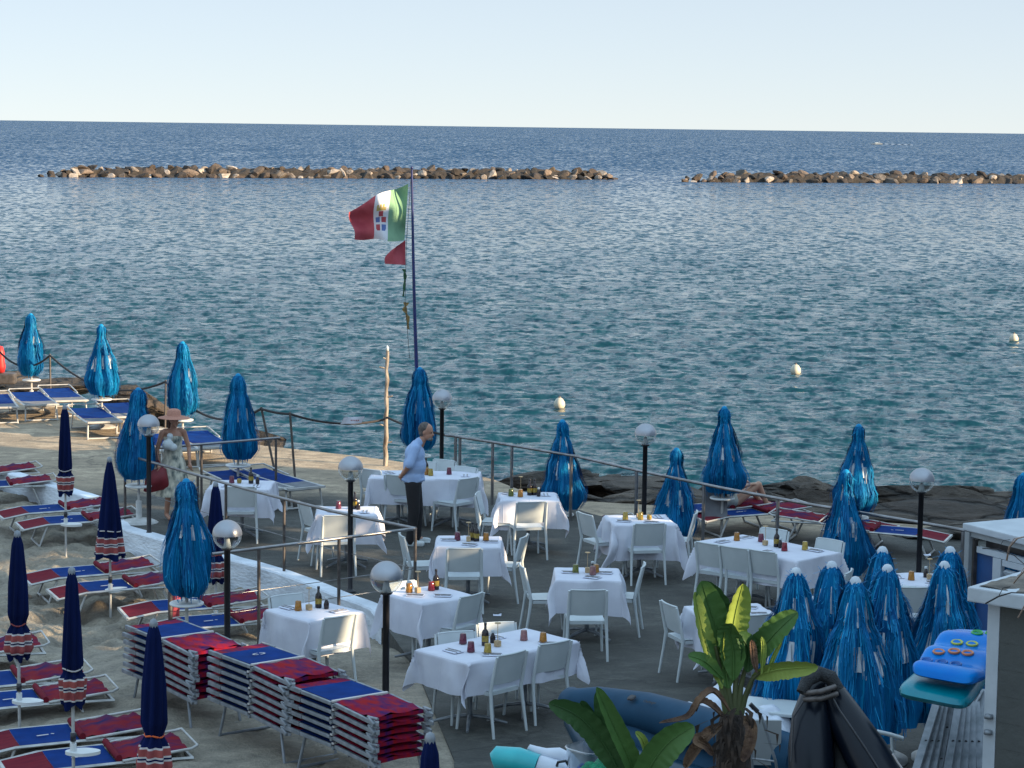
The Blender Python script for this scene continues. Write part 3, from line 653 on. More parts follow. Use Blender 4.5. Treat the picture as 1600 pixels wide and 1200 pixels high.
def napkin_f():
    t = empty('napkin_setting'); MB().box((0, 0, .004), (.13, .19, .006)).build('napkin', M['napkin'], t)
    f = MB(); f.tube([(-.025, -.09, .012), (-.025, .02, .012)], .004, n=5); f.box((-.025, .055, .012), (.02, .06, .003)); f.build('fork', M['steel'], t)
    k = MB(); k.tube([(.025, -.09, .012), (.025, .0, .012)], .005, n=5); k.box((.025, .055, .012), (.017, .11, .003)); k.build('knife', M['steel'], t); return t
ITEMF = {'bottle': (bottle_f, 'bottle', 'dark bottle'), 'cruet': (cruet_f, 'cruet', 'dark cruet with white stopper'),
         'holder': (holder_f, 'menu holder', 'wooden holder with thin rod'), 'jar': (jar_f, 'candle jar', 'small yellow candle jar'),
         'napkin': (napkin_f, 'napkin setting', 'napkin with cutlery')}
for k, d in (('amber', 'amber tumbler upside down'), ('yellow', 'yellow tumbler upside down'), ('purple', 'plum coloured tumbler upside down'), ('red', 'dark red tumbler upside down'), ('pink', 'rosy tumbler upside down'), ('green', 'olive green tumbler upside down')):
    ITEMF[k] = (glass_f('g_'+k), 'tumbler', d)
def put_items(c, yaw, items, desc):
    cs, sn = math.cos(yaw), math.sin(yaw)
    cnt = {}
    for it in items: cnt[it[0]] = cnt.get(it[0], 0)+1
    # name repeats of one kind on a table by where they stand, seen from the camera
    seen = {}
    for it in items:
        k, x, y = it[0], it[1], it[2]; wx, wy = c.x + x*cs - y*sn, c.y + x*sn + y*cs
        seen.setdefault(k, []).append((wx, wy, it))
    for k, L in seen.items():
        fac, cat, d = ITEMF[k]; L.sort(key=lambda q: q[0]+0.01*q[1])
        words = [''] if len(L) == 1 else (['left ', 'right '] if len(L) == 2 else (['left ', 'middle ', 'right '] if len(L) == 3 else ['leftmost ', 'inner left ', 'inner right ', 'rightmost ']))
        for (wx, wy, it), wd in zip(L, words):
            rz = yaw + (R(it[3]) if len(it) > 3 else 0)
            inst('i_'+k, fac, (wx, wy, .757), rz, label=f'{wd}{d} on {desc}', cat=cat, group=cat+'s on the tables')
def table(px, py, deg, w, d, desc, items, h=.33, seed=0, wig=1.0, rnd=False):
    c = at(px, py, .75); yaw = R(deg); two = w > 1.2
    inst(('table', w, d), table_factory(w, d, two), (c.x, c.y, 0), yaw, label='white table with splayed metal foot, being ' + desc, cat='table', group='restaurant tables')
    mb = round_cloth() if rnd else cloth_mesh(w, d, h, seed, wig)
    o = mb.build('tablecloth', M['cloth'], loc=(c.x, c.y, 0)); o.rotation_euler.z = yaw
    tag(o, 'white linen tablecloth draped over ' + desc, 'tablecloth', 'white tablecloths'); put_items(c, yaw, items, desc)
    return c

D1 = 'the back left table beyond the handrails'
table(378, 757, 0, .86, .8, D1, [('purple', -.16, .1), ('jar', -.05, .1), ('bottle', .12, .1), ('cruet', .22, .05), ('napkin', -.2, -.2, 0), ('napkin', .22, -.2, 0)], seed=1, h=.42)
chair_e((355, 761), (397, 761), 'white chair with its back to us at the back left table, behind the handrail')
D2 = 'the table crossed by the middle left lamp post'
table(542, 798, 2, .8, .68, D2, [('bottle', .1, .15), ('cruet', .15, .08), ('purple', -.12, .14), ('napkin', -.2, -.1, 20), ('napkin', .25, -.15, 0)], seed=2, h=.42)
chair_e((509, 806), (550, 805), 'white chair with its back to us, crossed by the middle left lamp post')
chair_p(475, 787, -62, 'sunlit white chair seen from its side, left of the middle left lamp post')
D3 = 'the long table behind the standing man'
table(665, 742, 0, 1.62, .8, D3, [('purple', .35, .05), ('amber', .02, -.02), ('bottle', .0, .15), ('yellow', .08, -.1), ('napkin', -.55, .1, 30), ('napkin', .6, -.1, 0), ('napkin', -.35, -.15, 10)], seed=3, h=.42)
chair_e((566, 732), (590, 735), 'white chair at the left end of the long table behind the standing man')
chair_e((608, 742), (634, 744), "white chair half hidden by the standing man's back")
chair_e((716, 750), (749, 745), "white chair turned left at the right end of the long table behind the man")
chair_e((686, 718), (704, 720), 'white chair facing us beyond the long table, under the black lamp post', away=False)
chair_e((719, 729), (737, 731), 'white chair facing us beyond the long table, right of the lamp post', away=False)
chair_p(662, 722, 170, 'white chair hidden behind the standing man on the sea side of the long table')
D4 = 'the table by the sea railing'
table(826, 776, 3, .8, .72, D4, [('green', -.25, .02), ('amber', -.12, -.05), ('holder', -.1, .25), ('bottle', .02, .1), ('bottle', .09, .12), ('cruet', .14, .0), ('napkin', -.28, .2, 40), ('napkin', .25, .1, 0)], seed=4, h=.42, wig=1.6)
chair_e((809, 785), (853, 784), 'white chair with its back to us at the table by the sea railing')
chair_p(746, 771, -98, 'white chair with a sunlit seat facing right, behind the middle table')
D5 = 'the middle table beside the handrail corner'
table(732, 846, 0, .8, .76, D5, [('purple', -.14, .05), ('holder', .0, -.02), ('bottle', .05, .06), ('bottle', .1, -.0), ('amber', .22, .02), ('napkin', -.25, .05, 90), ('napkin', .28, -.05, 90), ('napkin', .02, -.26, 70)], seed=5, h=.4)
chair_e((701, 857), (751, 857), 'white chair with its back to us at the middle table')
chair_p(628, 836, -78, 'white chair facing right between the handrail corner and the middle table')
chair_p(819, 838, 76, 'white chair facing left with sunlit edge on the right of the middle table')
D6 = 'the table below the sea lamp post'
table(1000, 812, 9, .82, .72, D6, [('yellow', -.2, .0), ('holder', .0, .1), ('yellow', .0, -.03), ('jar', .12, -.03), ('napkin', -.25, -.15, 60), ('napkin', .1, -.25, 60), ('napkin', .28, .15, 0)], seed=6, h=.5, wig=1.4)
chair_p(914, 803, -62, 'white chair facing right, left of the turned table below the sea railing')
chair_e((992, 819), (1039, 818), 'white chair with its back to us at the turned table below the sea lamp post')
chair_p(1087, 801, 80, 'white chair facing left between the turned table and the long right table')
D7 = 'the centre right table nearest the plant'
table(918, 897, 0, .74, .76, D7, [('green', -.14, .02), ('holder', .0, .06), ('amber', .1, .04), ('pink', .06, -.06), ('cruet', .06, .1), ('napkin', -.2, .05, 80), ('napkin', .2, .05, 80), ('napkin', .05, -.24, 60)], seed=7, h=.42)
chair_e((891, 922), (947, 922), 'white chair with its back to us in the centre right')
chair_p(816, 884, -82, 'white chair facing right on the left of the centre right table')
chair_p(1005, 883, 82, 'white chair facing left on the right of the centre right table')
D8 = 'the turned table behind the largest globe'
table(670, 928, 38, .72, .72, D8, [('amber', -.14, .18), ('holder', -.08, .1), ('red', .12, .12), ('bottle', .2, .14), ('napkin', -.2, -.02, 45), ('napkin', .05, -.2, 45)], seed=8, h=.42)
chair_e((717, 935), (757, 925), 'white chair turned left at the small turned table behind the big lamp globe')
chair_p(626, 910, -140, 'white chair behind the big lamp globe facing us')
D9 = 'the turned table beside the stacked loungers'
table(491, 954, 43, .74, .74, D9, [('amber', -.14, .1), ('holder', -.04, .04), ('bottle', .12, .08), ('cruet', .15, -.02), ('napkin', -.15, .26, 0), ('napkin', .16, -.22, 90)], seed=9, h=.42)
chair_e((506, 967), (556, 959), 'brightly sunlit white chair with its back to us beside the stacked loungers')
chair_e((422, 933), (471, 927), 'white chair facing us behind the leftmost turned table', away=False)
D10 = 'the long table nearest the camera'
table(778, 1008, 43, 1.5, .78, D10, [('purple', -.42, -.06), ('yellow', -.34, -.22), ('bottle', -.12, .06), ('holder', -.06, -.06), ('cruet', .02, .1), ('pink', .34, -.02), ('amber', .42, -.22), ('purple', -.24, .26), ('napkin', -.55, .06, 0), ('napkin', -.35, -.3, 40), ('napkin', .2, .25, 0), ('napkin', .42, -.3, 40)], seed=10, h=.36, wig=1.3)
chair_e((778, 1026), (822, 1016), 'left one of two chairs with backs to us at the table nearest the camera')
chair_e((844, 1008), (891, 1000), 'right one of two chairs with backs to us at the table nearest the camera')
chair_e((684, 990), (738, 986), 'left one of two white chairs facing us at the long table nearest the camera', away=False)
chair_e((748, 975), (802, 972), 'right one of two white chairs facing us at the long table nearest the camera', away=False)
D11 = 'the long right table above the leaves'
table(1201, 855, -47, 1.62, .84, D11, [('amber', -.55, .02), ('purple', -.3, .2), ('holder', -.1, .05), ('bottle', .06, .08), ('cruet', .14, .06), ('red', .3, -.05), ('yellow', .42, .2), ('napkin', -.6, -.2, 0), ('napkin', -.6, .25, 0), ('napkin', .2, -.3, 0), ('napkin', .55, .25, 90)], seed=11, h=.4)
chair_e((1092, 847), (1125, 852), 'leftmost of three white chairs with backs to us at the long right table')
chair_e((1129, 853), (1164, 858), 'middle one of three white chairs with backs to us at the long right table')
chair_e((1168, 858), (1211, 864), 'rightmost of three white chairs with backs to us at the long right table')
chair_e((1189, 824), (1232, 830), 'white chair facing us behind the dark bottle of the long right table', away=False)
chair_e((1277, 840), (1319, 847), 'white chair facing us in front of the double blue parasol at the long right table', away=False)
D12 = 'the table hidden by the broad leaves'
table(1142, 955, 12, .84, .68, D12, [('napkin', .24, .12, 60), ('napkin', .25, -.2, 80)], seed=12, h=.42, wig=1.3)
chair_e((1031, 937), (1059, 950), 'white chair facing right, left of the broad green leaves')
chair_e((1163, 962), (1197, 960), 'white chair with its back to us between the leaves of the big plant')
D13 = 'the round table behind the packed parasols'
table(1438, 905, 0, .8, .8, D13, [('amber', -.12, -.08), ('cruet', .08, .1), ('pink', .18, -.1), ('holder', .1, -.02), ('napkin', -.25, .08, 0), ('napkin', .12, -.25, 60)], seed=13, rnd=True)
chair_e((1414, 918), (1452, 918), 'white chair between the packed blue parasols with its back to us at the round table')
chair_p(1326, 893, 70, 'white chair whose corner shows above the front row of packed parasols')

# ---------------------------------------------------------------- lamps
def lamp_factory():
    t = empty('street_lamp'); H = 1.43
    MB().lathe([(0, 0), (.075, 0), (.08, .012), (.045, .03), (.034, .05), (.034, H), (.05, H), (.062, H+.012), (.062, H+.02), (0, H+.02)], 16).build('pole', M['black'], t)
    r = .157; c = H+.02+r*.93
    g = MB(); g.lathe([(r*math.sin(PI*k/16), c-r*math.cos(PI*k/16)) for k in range(2, 9)], 32); g.build('glass_bowl', M['glass'], t)
    s = MB(); s.lathe([((r+.004)*math.sin(PI*k/20), c-(r+.004)*math.cos(PI*k/20)) for k in range(10, 20)]+[(.001, c+r+.004)], 32); s.lathe([(r+.004, c), (r-.02, c+.002), (.02, c+.01)], 32)
    s.build('silver_cap', M['silver'], t)
    MB().lathe([(.035, H+.02), (.045, H+.03), (.03, H+.1), (.022, H+.13), (0, H+.14)], 14).build('bulb', M['plastic'], t)
    return t
for x, y, z, s, lab in [(232, 645, 0, 1, 'lamp post with silver globe in front of the blue parasol left of the woman'),
        (548, 710, 0, 1, 'lamp post with silver globe between the handrails in the middle left'),
        (355, 809, sandz(-3, 24.2), 1, 'lamp post with sunlit globe at the handrail end behind the stacked loungers'),
        (604, 873, 0, 1, 'lamp post with the largest globe behind the front lounger stack'),
        (691, 606, 0, 1, 'lamp post with silver globe at the sea, just right of the man'),
        (1009, 659, -.0, 1, 'lamp post with silver globe at the sea, between two blue parasols'),
        (1441, 728, -.0, 1, 'lamp post with silver globe on the far right in front of the boulder')]:
    top = 1.78+z
    p = at(x, y, top); inst('lamp', lamp_factory, (p.x, p.y, z), 0, label=lab, cat='lamp post', group='globe lamp posts')

# ---------------------------------------------------------------- railings
def rail(name, pts, posts, z, label, wires=(), r=.02, pm='steel', zb=0.0, pr=.02):
    t = empty(name, at(pts[0][0], pts[0][1], z).xy.to_3d()); t['label'] = label; t['category'] = 'railing'
    o = Vector(t.location); P = [at(x, y, z)-o for x, y in pts]
    MB().tube(P, r, n=10).build('top_rail', M['steel'], t)
    for k in posts:
        # k = fraction along the rail
        L = [0]
        for i in range(len(P)-1): L.append(L[-1]+(P[i+1]-P[i]).length)
        s = k*L[-1]; i = max(j for j in range(len(P)) if L[j] <= s+1e-9); i = min(i, len(P)-2); q = P[i].lerp(P[i+1], (s-L[i])/(L[i+1]-L[i]))
        MB().tube([(q.x, q.y, zb), (q.x, q.y, z-.015)], pr, n=8).build('post', M[pm], t)
    for wz in wires: MB().tube([Vector((p.x, p.y, wz)) for p in P], .005, n=5).build('wire', M['steel'], t)
    return t
def fr(pts, z, xs):
    """fractions along the rail where its posts show at pixel columns xs"""
    P = [at(x, y, z) for x, y in pts]; L = [0]
    for i in range(len(P)-1): L.append(L[-1]+(P[i+1]-P[i]).length)
    out = []
    for x in xs:
        for i in range(len(pts)-1):
            a, b = pts[i][0], pts[i+1][0]
            if min(a, b) <= x <= max(a, b): out.append((L[i]+(x-a)/(b-a)*(L[i+1]-L[i]))/L[-1]); break
    return out
r1 = [(696, 680), (712, 682), (770, 691), (900, 713), (1000, 736), (1130, 763), (1270, 789), (1440, 817), (1508, 829)]
rail('sea_railing', r1, fr(r1, 1.0, [712, 719, 770, 801, 893, 995, 1101, 1217, 1338, 1505]), 1.0, 'long curved steel railing with square posts along the sea side of the terrace', r=.022, pr=.024)
r2 = [(195, 710), (380, 763), (520, 799), (650, 826)]
rail('handrail', r2, fr(r2, 1.0, [195, 313, 355, 446, 649]), 1.0, 'steel handrail sloping down to the right in front of the back tables', pm='postmetal', wires=(.5,))
r3 = [(246, 700), (437, 684)]
rail('handrail', r3, fr(r3, 1.0, [313, 431]), 1.0, "short steel handrail crossing the woman's dress", pm='postmetal')
r4 = [(331, 866), (500, 845), (648, 826)]
rail('handrail', r4, fr(r4, 1.0, [403, 529]), 1.0, 'sunlit steel handrail from the corner post to the lamp beside the green netted parasol'.replace('green netted', 'tall blue'), wires=(.28, .5), pm='postmetal', zb=-.3)

# rope fence along the water on the left
def rope_fence():
    posts = [((-3, 545), (-3, 596)), ((78, 553), (79, 618)), ((259, 594), (258, 668)), ((408, 636), (430, 740)), ((453, 644), (461, 748)), ((604, 652), (602, 728))]
    t = empty('rope_fence', (at(79, 618).x, at(79, 618).y, 0), label='dark rope fence sagging between thin rusty posts along the water', cat='fence'); o = Vector(t.location)
    tops = []
    for i, (a, b) in enumerate(posts):
        g = at(b[0], b[1] + (0 if i else 12), 0.0); tp = atd(a[0], a[1], g.y); tops.append(tp)
        if i < 5: MB().tube([g-o, tp-o], .022, n=6).build('post', M['postmetal'], t)
    for i in range(len(tops)-1):
        A, B = tops[i]-o-Vector((0, 0, .03)), tops[i+1]-o-Vector((0, 0, .03)); sag = (.3, .42, .42, .02, .12)[i]
        MB().tube([A.lerp(B, k/14)-Vector((0, 0, sag*4*(k/14)*(1-k/14))) for k in range(15)], .022, n=6).build('rope', M['rope'], t)
    P = tops[5]; Q = atd(640, 652, P.y-.5); S = at(696, 680, 1.0)
    MB().tube([P-o, (P.lerp(S, .4))-o-Vector((0, 0, .05)), S-o], .02, n=6).build('rope', M['rope'], t)
    return tops
tops = rope_fence()
pp = at(602, 728, 0); tp = atd(605, 549, pp.y)
t = empty('wooden_pole', pp, label='tall knobbly wooden pole with peeling white paint at the water edge', cat='pole')
M['polewood'] = mat('peeling_pole', (0.45, 0.4, 0.34), (0.1, 0.07, 0.05), rough=0.8, scale=3.0, stretch=(4, 4, 1), bump=.01)
m = MB(); m.tube([Vector((0, 0, 0)).lerp(tp-pp, k/12)+Vector((.012*math.sin(k*2.3), .01*math.cos(k*1.7), 0)) for k in range(13)], [.044-.0012*k+.006*math.sin(k*2.9) for k in range(13)], n=9); m.build('trunk', M['polewood'], t)
for k, (dx, zz) in enumerate(((-.03, .93), (-.06, .85), (.05, .6), (-.05, .35), (.05, .2))):
    b = (tp-pp)*zz; MB().tube([b, b+Vector((dx*2.2, -.02, .03))], [.02, .012], n=6).build('stub', M['polewood'], t)
MB().lathe([(0, 0), (.03, .01), (.03, .07), (0, .11)], 8, c=(tp-pp)).build('lamp_tip', M['plastic'], t)

# small white pennant cloth on the rope
c0 = atd(551, 658, 38.6); m = MB()
m.grid(lambda u, v: (c0.x+(u-.5)*.36+.06*(v-.5), c0.y+.03*math.sin(u*6), c0.z+(v-.5)*.12+.03*u), 12, 5)
o = m.build('pennant', M['cloth'], label='small white printed cloth hanging on the sagging rope left of the wooden pole', cat='cloth')
m = MB()
for k in range(5): m.box((c0.x-.02+.03*k, c0.y-.045, c0.z+.02), (.018, .003, .02))
m.build('faded_print', M['redcan'], o)
# ---------------------------------------------------------------- blue raffia parasols (closed)
def interp(T, t):
    for (a, b), (c, d) in zip(T, T[1:]):
        if t <= c: return b + (d-b)*(t-a)/(c-a)
    return T[-1][1]
SHAPES = {'pear': [(0, .06), (.05, .1), (.17, .125), (.26, .11), (.4, .155), (.6, .205), (.66, .225), (.85, .25), (1.05, .265), (1.2, .245), (1.33, .16)],
          'bell': [(0, .05), (.04, .085), (.13, .095), (.2, .07), (.32, .12), (.6, .19), (.62, .215), (.9, .27), (1.05, .33), (1.2, .3), (1.34, .22)],
          'cone': [(0, .04), (.06, .09), (.25, .135), (.42, .165), (.46, .205), (.7, .26), (.95, .315), (1.25, .36), (1.43, .33)]}
def raffia_factory(shape, seed, base):
    def fac():
        rng = random.Random(seed); prof = SHAPES[shape]; top = 2.03; L = prof[-1][0]
        t = empty('beach_parasol'); npl = rng.choice((7, 8, 9)); ph = rng.random()*6; lean = (rng.uniform(-.03, .03), rng.uniform(-.03, .03))
        def rad(a, s): return interp(prof, s)*(1+(.08+.09*s)*math.sin(npl*a+ph+.5*math.sin(s*4))+.08*math.sin(3*a+s*5+ph*2)+.07*math.sin(2*a-s*7+ph)) + .012*noise.noise(Vector((a*3, s*9, ph)))
        def pt(a, s, k=1.0):
            r = rad(a, s)*k; return (r*math.cos(a)+lean[0]*s, r*math.sin(a)+lean[1]*s, top-s)
        n = 72; m = 26; bands = [(.2, .42), (.58, .8)] if shape != 'pear' else [(.5, .66)]
        jit = [rng.uniform(-.05, .05) for _ in range(n)]
        def mi(u, v):
            s = v*L; a = u*2*PI; j = int(u*n) % n
            c = math.sin(npl*a+ph)
            on = c < (.1 if shape != 'pear' else -.35)
            return 1 if on and any(lo+jit[j] < s < hi+jit[j]*1.6 for lo, hi in bands) else 0
        b = MB(); b.grid(lambda u, v: pt(u*2*PI, v*L, .93), n, m, mi=mi); b.build('canopy', [M['blue'], M['bluewhite']], t)
        if shape != 'pear' or seed % 2:
            for lo, hi in bands:
                for j in range(npl):
                    if rng.random() < .12: continue
                    ac = (j*2*PI - PI/2 - ph)/npl; w0, w1 = rng.uniform(.04, .08), rng.uniform(.09, .17); a0 = rng.uniform(-.04, .04); l0, h0 = lo+rng.uniform(-.04, .06), hi+rng.uniform(-.05, .03)
                    q = MB(); q.grid(lambda u, v: pt(ac+a0+(u-.5)*2*(w0+(w1-w0)*v)/2*1.3, l0+(h0-l0)*v, 1.035), 4, 6); q.build('white_panel', M['bluewhite'], t)
        f = MB()
        for k in range(1500):
            a = rng.random()*2*PI; tier = rng.random(); s0 = rng.uniform(0, .15) if tier < .3 else (rng.uniform(.1, .55) if tier < .65 else rng.uniform(.5, L*.8))
            ln = rng.uniform(.2, .5); s1 = min(s0+ln, L+rng.uniform(-.03, .07)); w = rng.uniform(.002, .0055); k0 = rng.uniform(.97, 1.03); k1 = rng.uniform(1.0, 1.13)
            if math.sin(npl*a+ph) < -.55 and rng.random() < .85 and any(s0 < hi and s1 > lo for lo, hi in bands): continue
            da = rng.gauss(0, .07); V = []
            for i in range(5):
                q = i/4; s = s0+(s1-s0)*q; x, y, z = pt(a+da*q, min(s, L), k0+(k1-k0)*q); z = top-s
                aa = a+da*q; V += [(x-math.sin(aa)*w, y+math.cos(aa)*w, z), (x+math.sin(aa)*w, y-math.cos(aa)*w, z)]
            f.add(V, [(2*i, 2*i+1, 2*i+3, 2*i+2) for i in range(4)], 1 if rng.random() < .4 else 0)
        for k in range(150):     # frizz standing off the top
            a = rng.random()*2*PI; s = rng.uniform(.0, .5) if rng.random() < .7 else rng.uniform(.5, L); p = Vector(pt(a, s)); q = p+Vector((math.cos(a), math.sin(a), rng.uniform(-.8, .9)))*rng.uniform(.02, .06)
            d = Vector((-math.sin(a), math.cos(a), 0))*.0035; f.add([p-d, p+d, q+d, q-d], [(0, 1, 2, 3)], 1)
        f.build('fringe', [M['blue'], M['blue2']], t)
        MB().tube([(0, 0, 0), (0, 0, top-.03)], .021, n=10).build('pole', M['whitemetal'], t)
        MB().lathe([(.055, top-.03), (.05, top), (.03, top+.03), (0, top+.04)], 14).build('finial', M['bluewhite' if shape == 'cone' else 'blue2'], t)
        MB().lathe([(.02, .57), (.19, .575), (.2, .585), (.2, .6), (.19, .607), (.02, .607)], 32).build('tray', M['trayplast'], t)
        if base: MB().lathe([(.3, 0), (.3, .035), (.22, .075), (.06, .1), (.045, .11), (.045, .36), (.02, .37)], 36).build('foot_disc', M['whitemetal'], t)
        return t
    return fac
BG = 'closed blue raffia parasols'
for i, (x, y, top, shape, base, lab) in enumerate([
    (48, 489, 1.75, 'pear', 1, 'closed blue raffia parasol at the far left by the sea'),
    (158, 506, 2.03, 'bell', 1, 'closed blue parasol with white strips, second from the left by the sea'),
    (285, 533, 1.9, 'pear', 1, 'closed blue raffia parasol right behind the straw hat woman'),
    (216, 605, 2.03, 'pear', 1, 'closed blue parasol with round white foot behind the left lamp post'),
    (372, 583, 2.0, 'pear', 1, 'closed blue raffia parasol right of the woman, above the handrail'),
    (291, 747, 2.1-.25, 'pear', 0, 'largest closed blue parasol, standing in the sand beside the sunlit globe'),
    (656, 573, 2.0, 'pear', 0, "closed blue raffia parasol behind the standing man's head"),
    (879, 655, 1.5, 'bell', 0, 'closed blue parasol with white strips behind the table by the sea railing'),
    (1057, 699, 1.35, 'bell', 0, 'lowest closed blue parasol behind the railing, right of the sea lamp'),
    (1132, 634, 1.6, 'bell', 0, 'closed blue parasol hiding the seated bather'),
    (1342, 662, 1.42, 'bell', 0, 'rear one of the two blue parasols overlapping by the boulders'),
    (1322, 733, 1.58, 'bell', 0, 'front one of the two blue parasols overlapping, its top in the sun'),
    (1600, 738, 1.45, 'pear', 0, 'closed blue parasol cut by the right edge of the picture')]):
    p = at(x, y, top)
    inst(('raf', shape, i % 3, base), raffia_factory(shape, 100+i, base), (p.x, p.y, top-2.07), random.uniform(0, 6), label=lab, cat='parasol', group=BG)
for i, (x, y, lab) in enumerate([
    (1244, 886, 'packed blue parasol at the left end of the front row, beside the big leaf'),
    (1300, 876, 'packed blue parasol second from the left, behind the front row'),
    (1337, 900, 'packed blue parasol with broad white strips in the middle of the front row'),
    (1379, 853, 'packed blue parasol at the back, left of the round table'),
    (1387, 881, 'packed blue parasol in front of the round table'),
    (1485, 853, 'packed blue parasol at the back beside the blue and white cabin'),
    (1476, 876, 'packed blue parasol in front of the one by the cabin')]):
    p = at(x, y, 2.07)
    inst(('raf', 'cone', i % 4, 1), raffia_factory('cone', 200+i, 1), (p.x, p.y, 0), random.uniform(0, 6), label=lab, cat='parasol', group='blue raffia parasols packed together on the right')

# ---------------------------------------------------------------- navy parasols with striped hems
def navy_factory(kind, seed):
    def fac():
        rng = random.Random(seed); t = empty('beach_umbrella'); top = 2.2; L = 1.25
        prof = {'slim': [(0, .03), (.1, .06), (.5, .085), (.85, .1), (.93, .085), (1.0, .13), (L, .105)], 'loose': [(0, .03), (.2, .075), (.6, .125), (.9, .16), (1.0, .17), (1.15, .19), (L, .2)],
                'tied': [(0, .03), (.1, .06), (.5, .1), (.8, .11), (.9, .075), (1.0, .13), (1.15, .15), (L, .09)]}[kind]
        ph = rng.random()*6; tw = 0 if kind == 'loose' else rng.uniform(.5, 1.5)
        def f(u, v):
            s = v*L; a = u*2*PI; r = interp(prof, s)*(1+(.1+.1*v)*math.sin(8*a+ph+tw*s*3)); z = top-s - (.03*math.sin(4*a+ph) if v > .97 else 0)
            return (r*math.cos(a), r*math.sin(a), z)
        def mi(u, v):
            s = v*L
            if .99 < s < 1.06 or 1.1 < s < 1.17: return 1
            if .975 < s <= .99 or 1.06 <= s < 1.075 or 1.09 < s <= 1.1 or 1.17 <= s < 1.185: return 2
            return 0
        m = MB(); m.grid(f, 80, 84, mi=mi); m.build('canopy', [M['navy'], M['redcan'], M['stripew']], t)
        s0 = .9; r = interp(prof, s0)+.012
        MB().tube([(r*math.cos(k*PI/8), r*math.sin(k*PI/8), top-s0+.01*math.sin(k)) for k in range(17)], .008, n=5).build('tie', M['redcan' if kind == 'tied' else 'stripew'], t)
        MB().lathe([(.035, top-.03), (.04, top), (.03, top+.03), (0, top+.045)], 14).build('finial', M['alu'], t)
        MB().tube([(0, 0, -.3), (0, 0, top-.02)], .018, n=10).build('pole', M['whitemetal'], t)
        MB().lathe([(.02, .62), (.03, .62), (.03, .7), (.02, .7)], 12).build('clamp', M['black'], t)
        k = MB()
        N = 28; P = []
        for i in range(N):
            a = 2*PI*i/N; P.append((.16*math.cos(a)*(1+.15*math.cos(2*a))-.1, .12*math.sin(a)))
        k.add([(x, y, .5) for x, y in P]+[(x, y, .53) for x, y in P], [tuple(reversed(range(N))), tuple(range(N, 2*N))]+[(i, (i+1) % N, N+(i+1) % N, N+i) for i in range(N)])
        k.tube([(0, 0, .53), (.0, 0, .6)], .035); k.build('tray', M['trayplast'], t)
        return t
    return fac
NG = 'closed navy umbrellas on the beach'
for i, (x, y, zg, kind, top, lab) in enumerate([
    (101, 632, -.32, 'slim', 2.25, 'thin navy umbrella with bunched striped hem, farthest back on the left'),
    (171, 713, -.32, 'loose', 2.05, 'loosely closed navy umbrella flaring to a striped hem, near the kerb'),
    (337, 752, -.32, 'tied', 1.75, 'dark navy umbrella between the tall blue parasol and the sunlit globe'),
    (27, 828, -.32, 'tied', 2.25, 'tied navy umbrella at the left edge with a bright striped hem'),
    (112, 885, -.32, 'slim', 2.25, 'navy umbrella with string and a kidney shaped tray on its pole'),
    (240, 966, -.2, 'tied', 2.25, 'navy umbrella tied with an orange cord in front of the stacks'),
    (672, 1143, -.02, 'slim', 2.25, 'navy umbrella cut by the lower picture edge beside the front stack')]):
    z = zg + top; p = at(x, y, z); o = inst(('navy', kind), navy_factory(kind, 300+i), (p.x, p.y, z-2.245), random.uniform(-1, 1)+PI, scale=(.87, .87, 1), label=lab, cat='umbrella', group=NG)
    if i == 5:
        for c in o.children:
            if c.name.startswith('tie'): c.data = c.data.copy(); c.data.materials.clear(); c.data.materials.append(mat('orange_cord', (.8, .14, .03), rough=.7)); c['label'] = 'bright orange cord'

# ---------------------------------------------------------------- loungers
def stripe_mat():
    m = mat('red_navy_towel_stripes', (.19, .014, .022), (.02, .012, .07), spec=.1, rough=.85, scale=2.2, stretch=(1.2, 5, 1), bias=.44, detail=2); return m
M['towel'] = stripe_mat()
M['stackred'] = mat('bright_red_folded_canvas', (.27, .008, .014), (.02, .01, .09), spec=.1, rough=.8, scale=3.5, stretch=(1.5, 3, 1), bias=.47, detail=2)
def fabric(mb, x0, x1, w, z0, z1, sag=.02, wr=0.0, seed=0, mi=0, n=10):
    mb.grid(lambda u, v: (x0+(x1-x0)*u, (v-.5)*w, z0+(z1-z0)*u - sag*math.sin(PI*v)*math.sin(PI*(.1+.8*u)) + wr*noise.noise(Vector((u*5+seed, v*4, seed)))), n, 8, mi=mi)
def emblem(mb, x, y, z, s, mi=0):
    """small printed oval with two lines, lying on the canvas"""
    N = 20
    for k in range(N):
        a, b = 2*PI*k/N, 2*PI*(k+1)/N
        if k % 5 == 4: continue
        mb.add([(x+s*.5*math.cos(a), y+s*math.sin(a), z), (x+s*.5*math.cos(b), y+s*math.sin(b), z), (x+s*.3*math.cos(b), y+s*.72*math.sin(b), z), (x+s*.3*math.cos(a), y+s*.72*math.sin(a), z)], [(0, 1, 2, 3)], mi)
